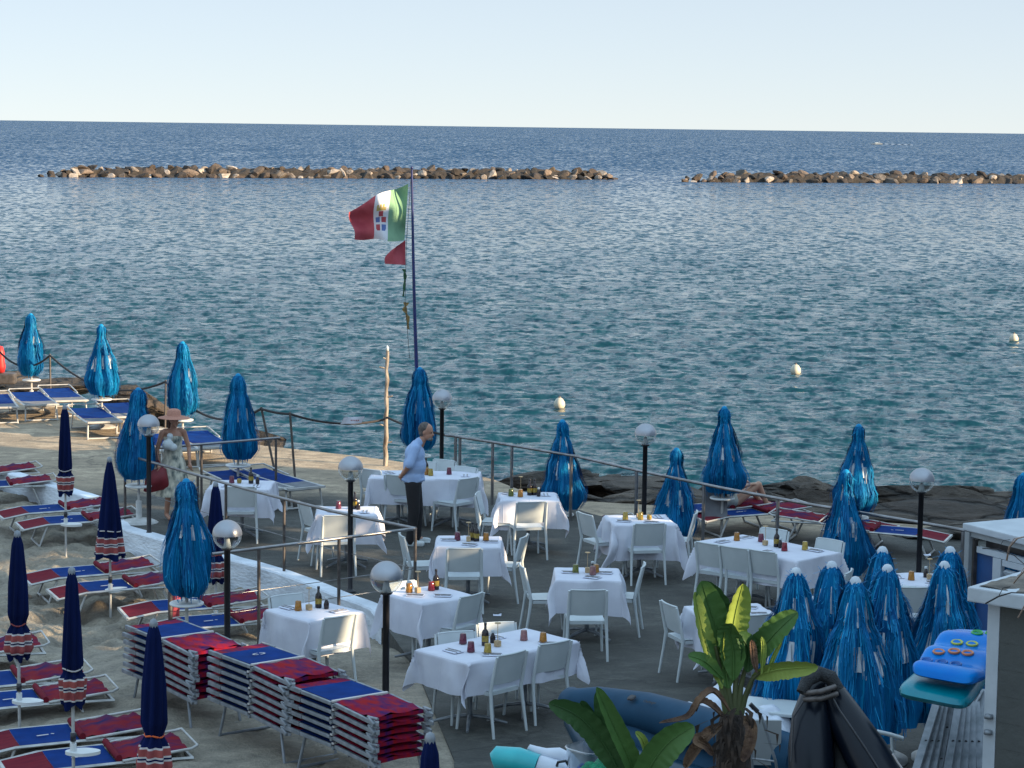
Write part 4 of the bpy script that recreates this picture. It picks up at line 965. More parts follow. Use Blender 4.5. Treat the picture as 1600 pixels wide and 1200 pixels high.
def lounger_factory(kind):
    def fac():
        t = empty('sun_lounger'); W = .66; Z = .33; mm = M['whitemetal']; blue = kind == 'blue'
        fz = 0 if blue else .06
        for s in (-1, 1):
            m = MB(); y = s*W/2
            m.tube([(-.95, y, Z-fz), (-.55, y, Z), (.15, y, Z+.01), (.95, y, Z-.005)], [.023]*4, n=4, flat=.7, sm=False)
            m.build('side_rail', mm, t)
        MB().box((-.95, 0, Z-fz), (.035, W, .035)).build('end_bar', mm, t)
        MB().box((.93, 0, Z-.005), (.03, W, .03)).build('end_bar', mm, t)
        for x, dx in (((-.84, -.06), (.6, .1)) if blue else ((-.55, -.14), (.55, .14))):
            m = MB()
            for s in (-1, 1): m.tube([(x, s*(W/2-.03), Z-.015), (x+dx, s*(W/2-.01), .0)], .017, n=6)
            m.tube([(x+dx, -(W/2-.01), .02), (x+dx, (W/2-.01), .02)], .017, n=6); m.tube([(x, -(W/2-.03), Z-.04), (x, W/2-.03, Z-.04)], .012, n=6); m.build('leg', mm, t)
        h = .0 if kind == 'flat' else .05
        if blue:
            m = MB(); fabric(m, -.93, -.38, W-.05, Z+.005, Z+.01); m.build('foot_canvas', M['greyfab'], t)
            m = MB(); fabric(m, -.38, .3, W-.05, Z+.012, Z+.02); m.build('seat_canvas', M['bluefab'], t)
            m = MB(); fabric(m, .3, .92, W-.05, Z+.02, Z+.05); m.build('back_canvas', M['bluefab'], t)
        else:
            m = MB(); fabric(m, -.93, -.5, W-.05, Z-.045, Z+.012); m.build('foot_canvas', M['maroon'], t)
            m = MB(); fabric(m, -.5, .14, W-.04, Z+.014, Z+.02); c = m.build('seat_canvas', M['bluefab'], t)
            e = MB(); e.box((-.2, -.02, Z+.018), (.13, .022, .003), rz=.15); e.box((-.09, .0, Z+.019), (.035, .018, .003), rz=-.3); e.build('printed_mark', M['stripew'], c)
            m = MB(); m.tube([(.17, -W/2+.02, Z+.05), (.17, W/2-.02, Z+.05)], .035, n=8); m.build('pillow_roll', M['maroon'], t)
            m = MB(); fabric(m, .2, .9, W-.06, Z+.03, Z+.03+h, sag=-.045, wr=.055, seed=3); m.build('back_canvas', M['towel'], t)
        m = MB()
        for s in (-1, 1): m.tube([(.2, s*(W/2+.012), Z+.03), (.93, s*(W/2+.012), Z+.04+h), (1.0, s*(W/2-.02), Z+.06+h)], .014, n=6)
        m.tube([(1.0, -W/2+.02, Z+.06+h), (1.0, W/2-.02, Z+.06+h)], .012, n=6); m.build('back_frame', mm, t)
        return t
    return fac
LG = 'sun loungers set out on the beach'
def lounger(foot, head, zg, kind, label, group=LG, ln=1.95):
    """from the pixel of the middle of its foot end to the pixel of its head end, both on the seat"""
    A = at(foot[0], foot[1], zg+.3); B = at(head[0], head[1], zg+.33); d = (B-A).xy; yaw = math.atan2(d.y, d.x); c = (A+B)/2
    if foot[0] <= 0 or head[0] - foot[0] < 60 and kind != 'blue': pass
    return inst(('lounger', kind), lounger_factory(kind), (c.x, c.y, zg), yaw, label=label, cat='sun lounger', group=group)
S = -.33
def lounger_c(px, py, deg, zg, kind, label, group=LG):
    p = at(px, py, zg+.33); return inst(('lounger', kind), lounger_factory(kind), (p.x, p.y, zg), R(deg), label=label, cat='sun lounger', group=group)
for px, py, dg, lab in [
    (-22, 738, 12, 'red and blue lounger cut by the left picture edge, the rear one below the kerb'),
    (0, 757, 8, 'red and blue lounger cut by the left picture edge, in front of the rear one'),
    (85, 795, 14, 'red and blue lounger behind the navy umbrella with the flared hem, rear of a pair'),
    (120, 812, 12, 'red and blue lounger left of the flared navy umbrella, front of a pair'),
    (140, 893, 14, 'red and blue lounger below the flared umbrella, rear of its pair'),
    (185, 915, 14, 'red and blue lounger in front of patches of sunlit sand'),
    (300, 945, 10, 'red and blue lounger under the tall blue parasol, rear of its pair'),
    (348, 970, 12, 'red and blue lounger right behind the rear lounger stack'),
    (-55, 1018, 10, 'red lounger of which only a corner shows at the left edge'),
    (5, 1062, 12, 'red and blue lounger behind the kidney shaped tray, rear of the left pair'),
    (40, 1092, 12, 'red and blue lounger with rolled pillow behind the string tied umbrella'),
    (95, 1148, 12, 'red and blue lounger at the lower left, left of the front lounger'),
    (150, 1182, 12, 'red and blue lounger nearest the camera at the lower left corner')]:
    lounger_c(px, py, dg+10, S+.0, 'beach', lab).scale = (.9, 1, 1)
for px, py, dg, lab in [
    (-30, 598, 105, 'pale lounger with white legs at the left picture edge, farthest back'),
    (-5, 628, 108, 'blue lounger with white legs cut by the left edge of the picture'),
    (52, 624, 112, 'blue lounger with white legs below the far left parasol'),
    (98, 618, 112, 'blue lounger with white legs right of the far left parasol pole'),
    (148, 650, 112, 'blue lounger with white legs left of the pear shaped parasol'),
    (192, 642, 112, 'blue lounger half hidden behind the parasol with round white foot'),
    (262, 692, 112, 'blue lounger behind the straw hat woman'),
    (318, 688, 112, 'blue lounger with a sunlit white frame right of the woman'),
    (385, 752, 125, 'blue lounger behind the back left table'),
    (432, 750, 125, 'blue lounger right of the back left table, by the leaning post')]:
    lounger_c(px, py, dg, 0, 'blue', lab, 'blue sun loungers on the promenade')
for px, py, dg, lab in [
    (1118, 793, 20, 'lounger on which the bather sits, its white frame in the sun'),
    (1172, 800, 22, 'red and blue lounger with sunlit white frame behind the sea railing'),
    (1305, 815, 160, 'red lounger end left of the twin blue parasols'),
    (1385, 829, 160, 'red and blue lounger right of the twin blue parasols'),
    (895, 820, 10, 'lounger corner seen between the table by the sea railing and a railing post'),
    (1062, 868, 10, 'lounger corner showing under the chair right of the turned table')]:
    lounger_c(px, py, dg, -.5, 'beach', lab, 'sun loungers beyond the sea railing')

# stacks of folded loungers
def folded_factory():
    t = empty('folded_lounger'); W = .6; X0, X1 = -.7, .7
    for s in (-1, 1):
        m = MB(); y = s*W/2
        m.box((X0+.11, y, 0), (.24, .03, .042), bev=.006); m.box((X0+.5, y, .0), (.52, .026, .034), bev=.005)
        m.box((.42, y, -.012), (.6, .028, .036), rot=Euler((0, R(3), 0)), bev=.005); m.tube([(.1, y-.022, -.01), (.1, y+.022, -.01)], .02, n=8); m.tube([(X0+.23, y-.018, 0), (X0+.23, y+.018, 0)], .01, n=6)
        m.build('side_rail', M['alu'], t)
        m = MB(); m.box((.73, y, -.02), (.1, .045, .04), rot=Euler((0, R(25), 0)), bev=.01); m.tube([(.66, y, .01), (.8, y*.95, .015)], .013, n=6); m.box((.78, y*.93, -.03), (.07, .03, .03), rz=.6*s); m.build('hinge', M['alu'], t)
    m = MB(); fabric(m, X0+.02, X0+.18, W-.04, .012, .016, sag=.004); m.build('foot_canvas', M['stackred'], t)
    m = MB(); fabric(m, X0+.18, .05, W-.04, .017, .017, sag=.006); m.build('seat_canvas', M['bluefab'], t)
    MB().box((.07, 0, .022), (.035, W, .02), bev=.004).build('crossbar', M['stripew'], t)
    m = MB(); fabric(m, .1, .68, W-.03, .02, .0, sag=-.012, wr=.03, seed=8); m.grid(lambda u, v: (.68+.012*math.sin(u*9), (u-.5)*(W-.04), 0-.035*v), 12, 2); m.build('head_canvas', M['stackred'], t)
    m = MB(); m.grid(lambda u, v: (X0+.03+1.3*u, (v-.5)*(W-.05), -.018-.012*math.sin(PI*v)), 8, 4); m.build('underlay', M['maroon'], t)
    return t
def stack(px, py, zg, n, desc, seed):
    rng = random.Random(seed); ztop = zg+.36+.078*(n-1); p = at(px, py, ztop); yaw = math.atan2(-.796, .605)
    ords = ['top', 'second from top', 'third from top', 'fourth from top', 'fifth from top', 'sixth from top', 'seventh from top']
    for k in range(n):
        z = ztop-.078*k; j = rng.uniform(-.018, .018); dx = rng.uniform(-.02, .02)
        nm = 'bottom' if k == n-1 else ords[k]
        o = inst('folded', folded_factory, (p.x+dx, p.y-dx, z), yaw+j, label=f'{nm} folded red and blue lounger of {desc}', cat='sun lounger', group='folded loungers stacked by the beach')
        if k == 0 and seed == 2:
            e = MB(); emblem(e, -.28, 0, .024, .075); e.build('printed_emblem', M['stripew'], o)
        if k == n-1:
            for x, dx2 in ((-.42, -.1), (.6, .1)):
                m = MB()
                for s in (-1, 1): m.tube([(x, s*.27, -.01), (x+dx2, s*.285, zg-z+.015)], .016, n=6)
                m.tube([(x+dx2, -.285, zg-z+.02), (x+dx2, .285, zg-z+.02)], .016, n=6); m.build('leg', M['alu'], o)
stack(286, 993, -.12, 7, 'the rear left stack', 1)
stack(426, 1033, -.04, 7, 'the middle stack', 2)
stack(556, 1090, -.02, 6, 'the front right stack', 3)
# pink towel hanging by the tall parasol
c = at(273, 952, .1); m = MB()
m.grid(lambda u, v: (c.x+(u-.5)*(.12+.03*v)+.012*math.sin(v*9), c.y+.02*math.sin(u*8+v*3), c.z+.2-.5*v), 8, 12)
m.build('towel', mat('coral_towel', (.55, .1, .12), (.42, .07, .09), rough=.9, scale=12), label='coral pink towel hanging under the largest blue parasol', cat='towel')
m = MB(); p = at(266, 930, .3); m.tube([(p.x, p.y, -.35), (p.x, p.y, .35)], .028); m.build('post', M['postmetal'], label='short dark post beside the coral pink towel', cat='post')
# ---------------------------------------------------------------- people
def cloth_m(n, c, c2=None, s=14): return mat(n, c, c2, rough=.85, scale=s, bump=.006, bscale=10)
def hand(mb, wrist, d, up, curl=.5, s=1.0):
    d = Vector(d).normalized(); up = Vector(up).normalized(); side = d.cross(up).normalized(); w = Vector(wrist)
    capsule(mb, w, w+d*.03*s, .026*s, .03*s, 8)
    ellip(mb, w+d*.05*s, (.042*s, .042*s, .03*s), 10)
    for k, (o, L) in enumerate(((-.03, .062), (-.01, .072), (.01, .067), (.029, .052))):
        b = w+d*.075*s+side*o*s; m1 = b+d*L*.5*s-up*.012*curl*2*s; e = m1+d*L*.4*s*(1-curl*.6)-up*.04*curl*s
        capsule(mb, b, m1, .0105*s, .0098*s, 7); capsule(mb, m1, e, .0098*s, .0085*s, 7)
    b = w+d*.03*s-side*.032*s; m1 = b+d*.03*s-side*.022*s-up*.01*s; capsule(mb, b, m1, .013*s, .011*s, 7); capsule(mb, m1, m1+d*.028*s-up*.008*s, .011*s, .009*s, 7)
def head(mb, c, f, s=1.0):
    """head with nose, brow, lips, chin and ears; f = facing direction"""
    f = Vector(f).normalized(); u = Vector((0, 0, 1)); l = u.cross(f).normalized(); c = Vector(c)
    q = Matrix((f, l, u)).transposed().to_euler()
    ellip(mb, c+u*.02*s, (.098*s, .078*s, .105*s), 20, rot=q); ellip(mb, c+f*.03*s-u*.045*s, (.066*s, .06*s, .072*s), 16, rot=q)
    capsule(mb, c+f*.09*s+u*.012*s, c+f*.112*s-u*.018*s, .009*s, .014*s, 8)
    capsule(mb, c+f*.088*s+l*.035*s+u*.03*s, c+f*.088*s-l*.035*s+u*.03*s, .011*s, .011*s, 8)
    capsule(mb, c+f*.088*s+l*.016*s-u*.052*s, c+f*.088*s-l*.016*s-u*.052*s, .01*s, .01*s, 8); ellip(mb, c+f*.075*s-u*.09*s, (.022*s, .025*s, .02*s), 10)
    for k in (-1, 1): ellip(mb, c+l*k*.078*s-f*.005*s-u*.005*s, (.018*s, .01*s, .03*s), 10, rot=q)
def man():
    p = at(648, 851, 0); t = empty('person', p, label='standing man in light blue shirt, dark trousers and white sneakers, hands behind back', cat='person')
    b = MB()
    hd = Vector((.15, -.01, 1.63)); f = Vector((.96, -.3, -.22))
    capsule(b, (.03, 0, 1.4), (.1, 0, 1.52), .07, .055); head(b, hd, f)
    ellip(b, (-.03, 0, 1.0), (.13, .17, .14), 20); ellip(b, (-.01, 0, 1.14), (.135, .17, .18), 20); ellip(b, (-.01, 0, 1.3), (.12, .18, .16), 20)
    capsule(b, (0, .15, 1.41), (0, -.15, 1.41), .065, .065)
    for s, ex in ((-1, 0), (1, 0)):
        hx, hy = -.03, s*.09
        kn = Vector((.0 + (.03 if s > 0 else -.01), s*.11, .5)); an = Vector((.02 if s > 0 else -.06, s*.12, .08))
        capsule(b, (hx, hy, .93), kn, .1, .062); capsule(b, kn, an, .058, .04); capsule(b, an, an+Vector((.14, s*.01, -.045)), .042, .032)
        sh = Vector((.0, s*.2, 1.41)); el = Vector((-.08, s*.27, 1.17)); wr = Vector((-.19, s*.07, 1.0))
        capsule(b, sh, el, .055, .042); capsule(b, el, wr, .04, .028); hand(b, wr, (-.2, -s*.8, -.35), (-1, 0, 0), .5)
    remesh(b, 'body', M['skin'], .0085, 2, t)
    sh = MB()
    ellip(sh, (-.03, 0, .99), (.165, .2, .15), 22); ellip(sh, (-.01, 0, 1.14), (.165, .2, .2), 22); ellip(sh, (-.01, 0, 1.3), (.145, .205, .17), 22)
    capsule(sh, (0, .15, 1.41), (0, -.15, 1.41), .08, .08); capsule(sh, (.01, 0, 1.42), (.06, 0, 1.48), .08, .072)
    for s in (-1, 1):
        capsule(sh, (0, s*.19, 1.41), (-.07, s*.27, 1.2), .072, .068)
    sh.lathe([(.165, -.14), (.17, 0), (.1, .02)], 20, c=(-.03, 0, .96), fn=lambda a, z: 1+.15*abs(math.sin(a)))
    remesh(sh, 'shirt', cloth_m('light_blue_shirt', (.32, .44, .66), (.27, .38, .6)), .012, 2, t)
    tr = MB()
    ellip(tr, (-.03, 0, .93), (.135, .175, .13), 22)
    for s in (-1, 1):
        kn = Vector((.0 + (.03 if s > 0 else -.01), s*.11, .5)); an = Vector((.02 if s > 0 else -.06, s*.12, .07))
        capsule(tr, (-.03, s*.09, .9), kn, .115, .085); capsule(tr, kn, an, .085, .066)
    remesh(tr, 'trousers', cloth_m('black_trousers', (.014, .013, .016), (.01, .01, .012)), .012, 2, t)
    for s in (-1, 1):
        an = Vector((.02 if s > 0 else -.06, s*.12, .0)); e = MB()
        capsule(e, an+Vector((-.05, 0, .05)), an+Vector((.17, s*.012, .042)), .05, .038); e.box(an+Vector((.06, 0, .014)), (.27, .09, .027))
        remesh(e, 'shoe', M['plastic'], .01, 1, t)
    h = MB(); q = Vector((0, 0, 1)); fv = f.normalized(); l = q.cross(fv).normalized(); eu = Matrix((fv, l, q)).transposed().to_euler()
    ellip(h, hd-fv*.025+q*.035, (.095, .084, .1), 20, rot=eu); ellip(h, hd-fv*.05-q*.02, (.06, .078, .07), 16, rot=eu)
    remesh(h, 'hair', mat('grey_hair', (.14, .12, .11), (.06, .05, .045), rough=.8, scale=30, bump=.01), .009, 1, t)
    g = MB(); ellip(g, hd+fv*.06-q*.088, (.045, .05, .03), 12, rot=eu); remesh(g, 'beard', mat('grey_beard', (.2, .18, .17), (.08, .07, .065), rough=.9, scale=40), .008, 1, t)
    e = MB()
    for s in (-1, 1): ellip(e, hd+fv*.094+l*s*.032+q*.012, (.008, .013, .008), 8)
    e.build('eyes', M['black'], t)
man()
def woman():
    p = at(270, 640, 1.66); p = Vector((p.x, p.y, 0)); t = empty('person', p, rz=R(-62), label='woman in a wide straw hat and pale patterned dress carrying a red bag', cat='person')
    b = MB(); hd = Vector((.05, 0, 1.52)); f = Vector((.95, .1, -.3))
    capsule(b, (.0, 0, 1.3), (.03, 0, 1.43), .05, .045); head(b, hd, f, .94)
    ellip(b, (0, 0, .92), (.12, .16, .13), 20); ellip(b, (.0, 0, 1.1), (.1, .125, .17), 20); ellip(b, (.01, 0, 1.24), (.1, .14, .13), 20)
    capsule(b, (0, .13, 1.33), (0, -.13, 1.33), .05, .05)
    legs = [(-1, (.1, -.1, .47), (-.02, -.1, .07)), (1, (.02, .09, .47), (-.13, .1, .09))]
    for s, kn, an in legs:
        capsule(b, (0, s*.085, .88), kn, .09, .055); capsule(b, kn, an, .052, .034); capsule(b, an, Vector(an)+Vector((.14, 0, -.045)), .034, .024)
    arms = [(-1, (-.02, -.24, 1.07), (.1, -.27, .86)), (1, (.0, .25, 1.08), (.12, .22, .85))]
    for s, el, wr in arms:
        capsule(b, (0, s*.17, 1.32), el, .043, .034); capsule(b, el, wr, .033, .023); hand(b, wr, (.3, 0, -.95), (0, -s, 0), .6, .9)
    remesh(b, 'body', M['skin'], .0085, 2, t)
    d = MB(); prof = [(.1, 1.33), (.155, 1.24), (.135, 1.1), (.15, .98), (.19, .86), (.22, .7), (.25, .52), (.27, .36)]
    d.lathe([(r, z) for r, z in prof], 48, fn=lambda a, z: (1+.04*math.sin(7*a+z*4)*min(1, (1.3-z)*2))*(1-.22*abs(math.cos(a))))
    d.build('dress', mat('patterned_cream_dress', (.6, .57, .46), (.07, .1, .1), rough=.85, scale=13, bias=.46, stretch=(1, 1, .6), detail=2), t)
    h = MB(); h.lathe([(0, 1.68), (.06, 1.675), (.1, 1.65), (.108, 1.585), (.115, 1.575), (.24, 1.545), (.245, 1.54), (.11, 1.56), (.1, 1.6)], 36, c=(.05, 0, 0), fn=lambda a, z: 1+.05*math.sin(2*a+1)); h.build('straw_hat', mat('pink_straw', (.5, .24, .17), (.38, .17, .12), rough=.9, scale=60), t)
    hr = MB(); capsule(hr, (-.01, 0, 1.56), (-.05, 0, 1.36), .085, .06); remesh(hr, 'hair', mat('brown_hair', (.08, .035, .02), (.05, .02, .012), rough=.8, scale=30), .012, 1, t)
    g = MB(); g.tube([Vector(hd)+Vector((.085*.94, y, .012)) for y in (-.055, -.03, 0, .03, .055)], .017, n=6); g.build('sunglasses', M['black'], t)
    w = MB(); ellip(w, (.17, -.14, 1.16), (.08, .09, .08), 14); ellip(w, (.15, -.1, 1.28), (.05, .05, .05), 12); ellip(w, (.2, -.07, 1.12), (.06, .07, .06), 12)
    remesh(w, 'towel', M['plastic'], .012, 2, None, label="white crumpled towel clutched to the woman's chest", cat='towel')
    o = bpy.data.objects[ [x.name for x in C.objects if x.name.startswith('towel')][-1] ]; o.location = p; o.rotation_euler = (0, 0, R(-62))
    bag = MB(); N = 16
    bag.grid(lambda u, v: (.13+.09*math.sin(PI*v)*math.cos(u*2*PI)*(1.1-.2*v), -.3+(.15+.06*v)*math.sin(u*2*PI), .8-.34*v+.015*math.sin(6*PI*u)), 32, 10)
    bag.tube([(.12, -.4, .77), (.11, -.33, .9), (.11, -.27, .92), (.12, -.18, .77)], .012, n=6)
    bo = bag.build('bag', mat('red_beach_bag', (.2, .012, .02), (.13, .008, .014), rough=.6, scale=6), label="dark red beach bag hanging from the woman's hand", cat='bag'); bo.location = p; bo.rotation_euler = (0, 0, R(-62))
woman()
def bather():
    p = at(1150, 792, -.5+.35); t = empty('person', (p.x, p.y, -.5), rz=R(20), label='bather sitting on a lounger, half hidden behind a closed blue parasol', cat='person'); b = MB()
    ellip(b, (-.1, 0, .48), (.15, .17, .12), 18); ellip(b, (-.18, 0, .66), (.12, .16, .18), 18); ellip(b, (-.17, 0, .84), (.12, .18, .14), 18); capsule(b, (-.17, .15, .93), (-.17, -.15, .93), .06, .06)
    capsule(b, (-.16, 0, .95), (-.12, 0, 1.06), .055, .05); head(b, (-.06, 0, 1.16), (1, -.2, -.2))
    for s in (-1, 1):
        capsule(b, (-.05, s*.09, .46), (.33, s*.13, .72 if s < 0 else .6), .09, .06); capsule(b, (.33, s*.13, .72 if s < 0 else .6), (.48, s*.13, .42), .056, .038); capsule(b, (.48, s*.13, .41), (.62, s*.13, .38), .038, .026)
        capsule(b, (-.17, s*.19, .92), (-.02, s*.24, .72), .05, .038); capsule(b, (-.02, s*.24, .72), (.2, s*.16, .74), .036, .026); hand(b, (.2, s*.16, .74), (1, -s*.3, -.1), (0, 0, 1), .5)
    remesh(b, 'body', mat('bather_skin', (.52, .3, .2), (.45, .24, .16), rough=.5), .0095, 2, t)  # paler skin tone than the two standing people
    c = MB(); ellip(c, (-.09, 0, .47), (.165, .19, .13), 18); ellip(c, (-.17, 0, .6), (.13, .175, .16), 18); remesh(c, 'shorts', cloth_m('pale_shorts', (.45, .46, .4)), .012, 2, t)
    h = MB(); ellip(h, (-.09, 0, 1.2), (.1, .09, .1), 16); remesh(h, 'hair', mat('dark_hair', (.04, .025, .02), rough=.8, scale=30), .011, 1, t)
bather()
# grey towel over the raised back of the bather's lounger
p = at(1118, 778, -.5+.6); m = MB(); m.grid(lambda u, v: (p.x+(u-.5)*.36, p.y+.04*math.sin(u*5)-.15*v, p.z+.14-.42*v), 8, 8)
m.build('towel', M['greyfab'], label='grey towel draped behind the seated bather', cat='towel')

# ---------------------------------------------------------------- flag pole and flags
FY = 37.0
base = at(659, 748, 0); FY = base.y
ftop = atd(643.5, 265, FY)
t = empty('flag_pole', base, label='slender dark blue flag pole leaning left behind the man', cat='flag pole'); M['bluepole'] = mat('blue_pole_paint', (.012, .025, .14), (.01, .018, .09), rough=.45)
MB().tube([Vector((0, 0, 0)).lerp(ftop-base, k/8)+Vector((-.03*math.sin(PI*k/8), 0, 0)) for k in range(9)], [.042-.003*k for k in range(9)], n=10).build('pole', M['bluepole'], t)
MB().lathe([(0, 0), (.02, .01), (.02, .05), (0, .06)], 8, c=(ftop-base)).build('pole_tip', M['bluepole'], t)
hal = [atd(642, 280, FY-.05), atd(635, 380, FY-.08), atd(633, 470, FY-.1), atd(640, 560, FY-.05)]
MB().tube([h-base for h in hal], .004, n=4).build('halyard', M['rope'], t)
fg = mat('flag_green', (.2, .36, .22), (.15, .29, .18), rough=.85, scale=5); fw = mat('flag_white', (.66, .66, .7), (.58, .58, .62), rough=.85); frd = mat('flag_red', (.48, .09, .11), (.36, .05, .07), rough=.85)
fgold = mat('flag_gold', (.5, .38, .12), rough=.8); fblu = mat('flag_blue', (.1, .16, .38), rough=.8)
def flag():
    # corners in the photo: hoist top/bottom right, fly left
    HT, HB = atd(638, 287, FY), atd(632, 375, FY)
    def f(u, v):    # u 0 hoist .. 1 fly, v 0 top .. 1 bottom
        top = [(0, 638, 287), (.33, 611, 297), (.62, 587, 305), (1, 545, 331)]; bot = [(0, 632, 375), (.33, 606, 377), (.62, 584, 374), (1, 555, 374)]
        def ip(T, u):
            for a, b in zip(T, T[1:]):
                if u <= b[0]: k = (u-a[0])/(b[0]-a[0]); return a[1]+(b[1]-a[1])*k, a[2]+(b[2]-a[2])*k
        a = ip(top, min(u, 1)); b = ip(bot, min(u, 1)); x = a[0]+(b[0]-a[0])*v; y = a[1]+(b[1]-a[1])*v
        x += 2.0*math.sin(v*7+u*3)*u; y += 1.2*math.sin(u*9)
        return atd(x, y, FY + .16*math.sin(u*8.5+v*1.6) + .05*math.sin(v*9+u*5) - .25*u)
    def mi(u, v):
        if u < .345: return 0
        if u > .63: return 2
        x = (u-.49)/.2; y = (v-.52)/.42
        if abs(x) < .52 and .0 < y < .68 and (x*x*2.2+max(0, y-.3)**2*2.4) < .75:
            if abs(x) < .07 or abs(y-.32) < .045: return 1
            return 2 if (x < 0) == (y < .32) else 4
        if abs(x) < .45 and -.62 < y < -.3 and (math.sin(x*22) > -.6 or y > -.48): return 3
        if abs(x) < .2 and -.28 < y < -.03: return 2
        return 1
    m = MB(); m.grid(f, 130, 90, mi=mi); m.build('flag', [fg, fw, frd, fgold, fblu], label='green white and red flag with crowned shield blowing left from the pole', cat='flag')
flag()
m = MB()
def pen(u, v):
    x0, x1 = 633.5, 599+6*abs(v-.6)+8*(1-v)**2*2; x = x0+(x1-x0)*u; y = 375+39*v + (12*(1-v)-2*v)*u*.9
    return atd(x, y, FY+.06*math.sin(u*6+v*2)-.1*u)
m.grid(pen, 16, 12); m.build('pennant', frd, label='small dark red pennant flying right under the big flag', cat='pennant')
for (pts, wd, col, lab) in [([(631, 420), (633, 430), (632, 445), (630, 463)], 2.6, (.02, .1, .04), 'twisted dark green pennant hanging from the halyard'), ([(635, 472), (632, 484), (637, 494), (638, 514)], 3.6, (.28, .18, .06), 'twisted tan pennant hanging lowest on the halyard')]:
    m = MB(); V = []
    for i in range(13):
        k = i/12*(len(pts)-1); a = min(int(k), len(pts)-2); q = k-a; x = pts[a][0]+(pts[a+1][0]-pts[a][0])*q; y = pts[a][1]+(pts[a+1][1]-pts[a][1])*q; ww = wd*(.35+abs(math.cos(i*.75)))*(1-.5*i/12)
        V += [atd(x-ww, y, FY-.05+.04*math.sin(i)), atd(x+ww, y+1, FY-.05-.04*math.sin(i))]
    m.add(V, [(2*i, 2*i+1, 2*i+3, 2*i+2) for i in range(12)], 0, True); m.build('pennant', mat('pennant_cloth', col, rough=.8), label=lab, cat='pennant')

# ---------------------------------------------------------------- buoys, boat
def buoy_f():
    t = empty('buoy'); r = .24; MB().lathe([(0, -.15), (r*.7, -.08), (r, .06), (r*.95, .2), (r*.6, .34), (.06, .4), (0, .4)], 20).build('float', M['bluewhite'] if False else mat('cream_buoy', (.6, .55, .42), (.45, .42, .34), rough=.5), t)
    MB().lathe([(.06, .38), (.05, .46), (0, .47)], 10).build('eyelet', M['postmetal'], t); return t
for x, y, s, lab in [(874, 636, .62, 'cream buoy floating above the parasol behind the railing'), (1243, 583, .66, 'cream buoy floating alone in the middle right of the bay'), (1584, 533, .66, 'small white buoy near the right edge of the picture'), (606, 566, .7, 'tiny pale buoy')][:3]:
    p = at(x, y, SEA); inst('buoy', buoy_f, p, 0, scale=s, label=lab, cat='buoy', group='mooring buoys')
p = at(1369, 226, SEA); k = (p.y/3560.0)*1.25
t = empty('motor_boat', p, label='small white motor boat speeding left near the horizon', cat='boat'); Lb = 15*k; bm_ = MB()
for_ = []
for i in range(13):
    v = i/12; x = -Lb/2+Lb*v; wv = Lb*.16*min(1, (v/.4)**.6 if v > 0 else .03); fb = Lb*(.12+.06*(1-v)**2); for_ += [(x-.05*Lb*(v == 0), -wv-.01, fb), (x, -wv*.75, .02*Lb), (x, 0, -.05*Lb), (x, wv*.75, .02*Lb), (x-.05*Lb*(v == 0), wv+.01, fb)]
bm_.add(for_, [(i*5+k, i*5+k+1, (i+1)*5+k+1, (i+1)*5+k) for i in range(12) for k in range(4)]+[(i*5, (i+1)*5, (i+1)*5+4, i*5+4) for i in range(12)]+[(60, 61, 62, 63, 64)])
bm_.build('hull', M['plastic'], t)
bm_ = MB(); bm_.box((.02*Lb, 0, .1*Lb), (.26*Lb, .2*Lb, .16*Lb), bev=.02*Lb); bm_.tube([(.2*Lb, 0, .05*Lb), (.3*Lb, 0, .26*Lb)], .01*Lb); bm_.tube([(-.02*Lb, 0, .15*Lb), (.22*Lb, 0, .17*Lb)], .012*Lb); bm_.build('cabin', M['plastic'], t)
bm_ = MB(); bm_.grid(lambda u, v: (Lb*.45+Lb*2.6*u, (v-.5)*Lb*(.16+.16*u)+.1*math.sin(u*20), .35*(1-u)+.12+.1*math.sin(u*31+v*4)), 40, 4)
bm_.build('wake', M['bluewhite'], p and None, label=None); o = C.objects[-1]; o.location = p; o['kind'] = 'structure'

# red rescue float on the far left
p = at(1, 600, 0); t = empty('rescue_board', p, label='red rescue float standing beside the first rope post at the left edge', cat='rescue float')
m = MB(); m.lathe([(0, .25), (.09, .27), (.12, .4), (.09, .55), (.1, .7), (.06, .85), (0, .87)], 16); m.build('float', mat('rescue_red', (.6, .03, .03), (.42, .02, .02), rough=.5), t)
MB().box((.12, 0, .13), (.45, .3, .25), bev=.04).build('dark_crate', M['postmetal'], t)
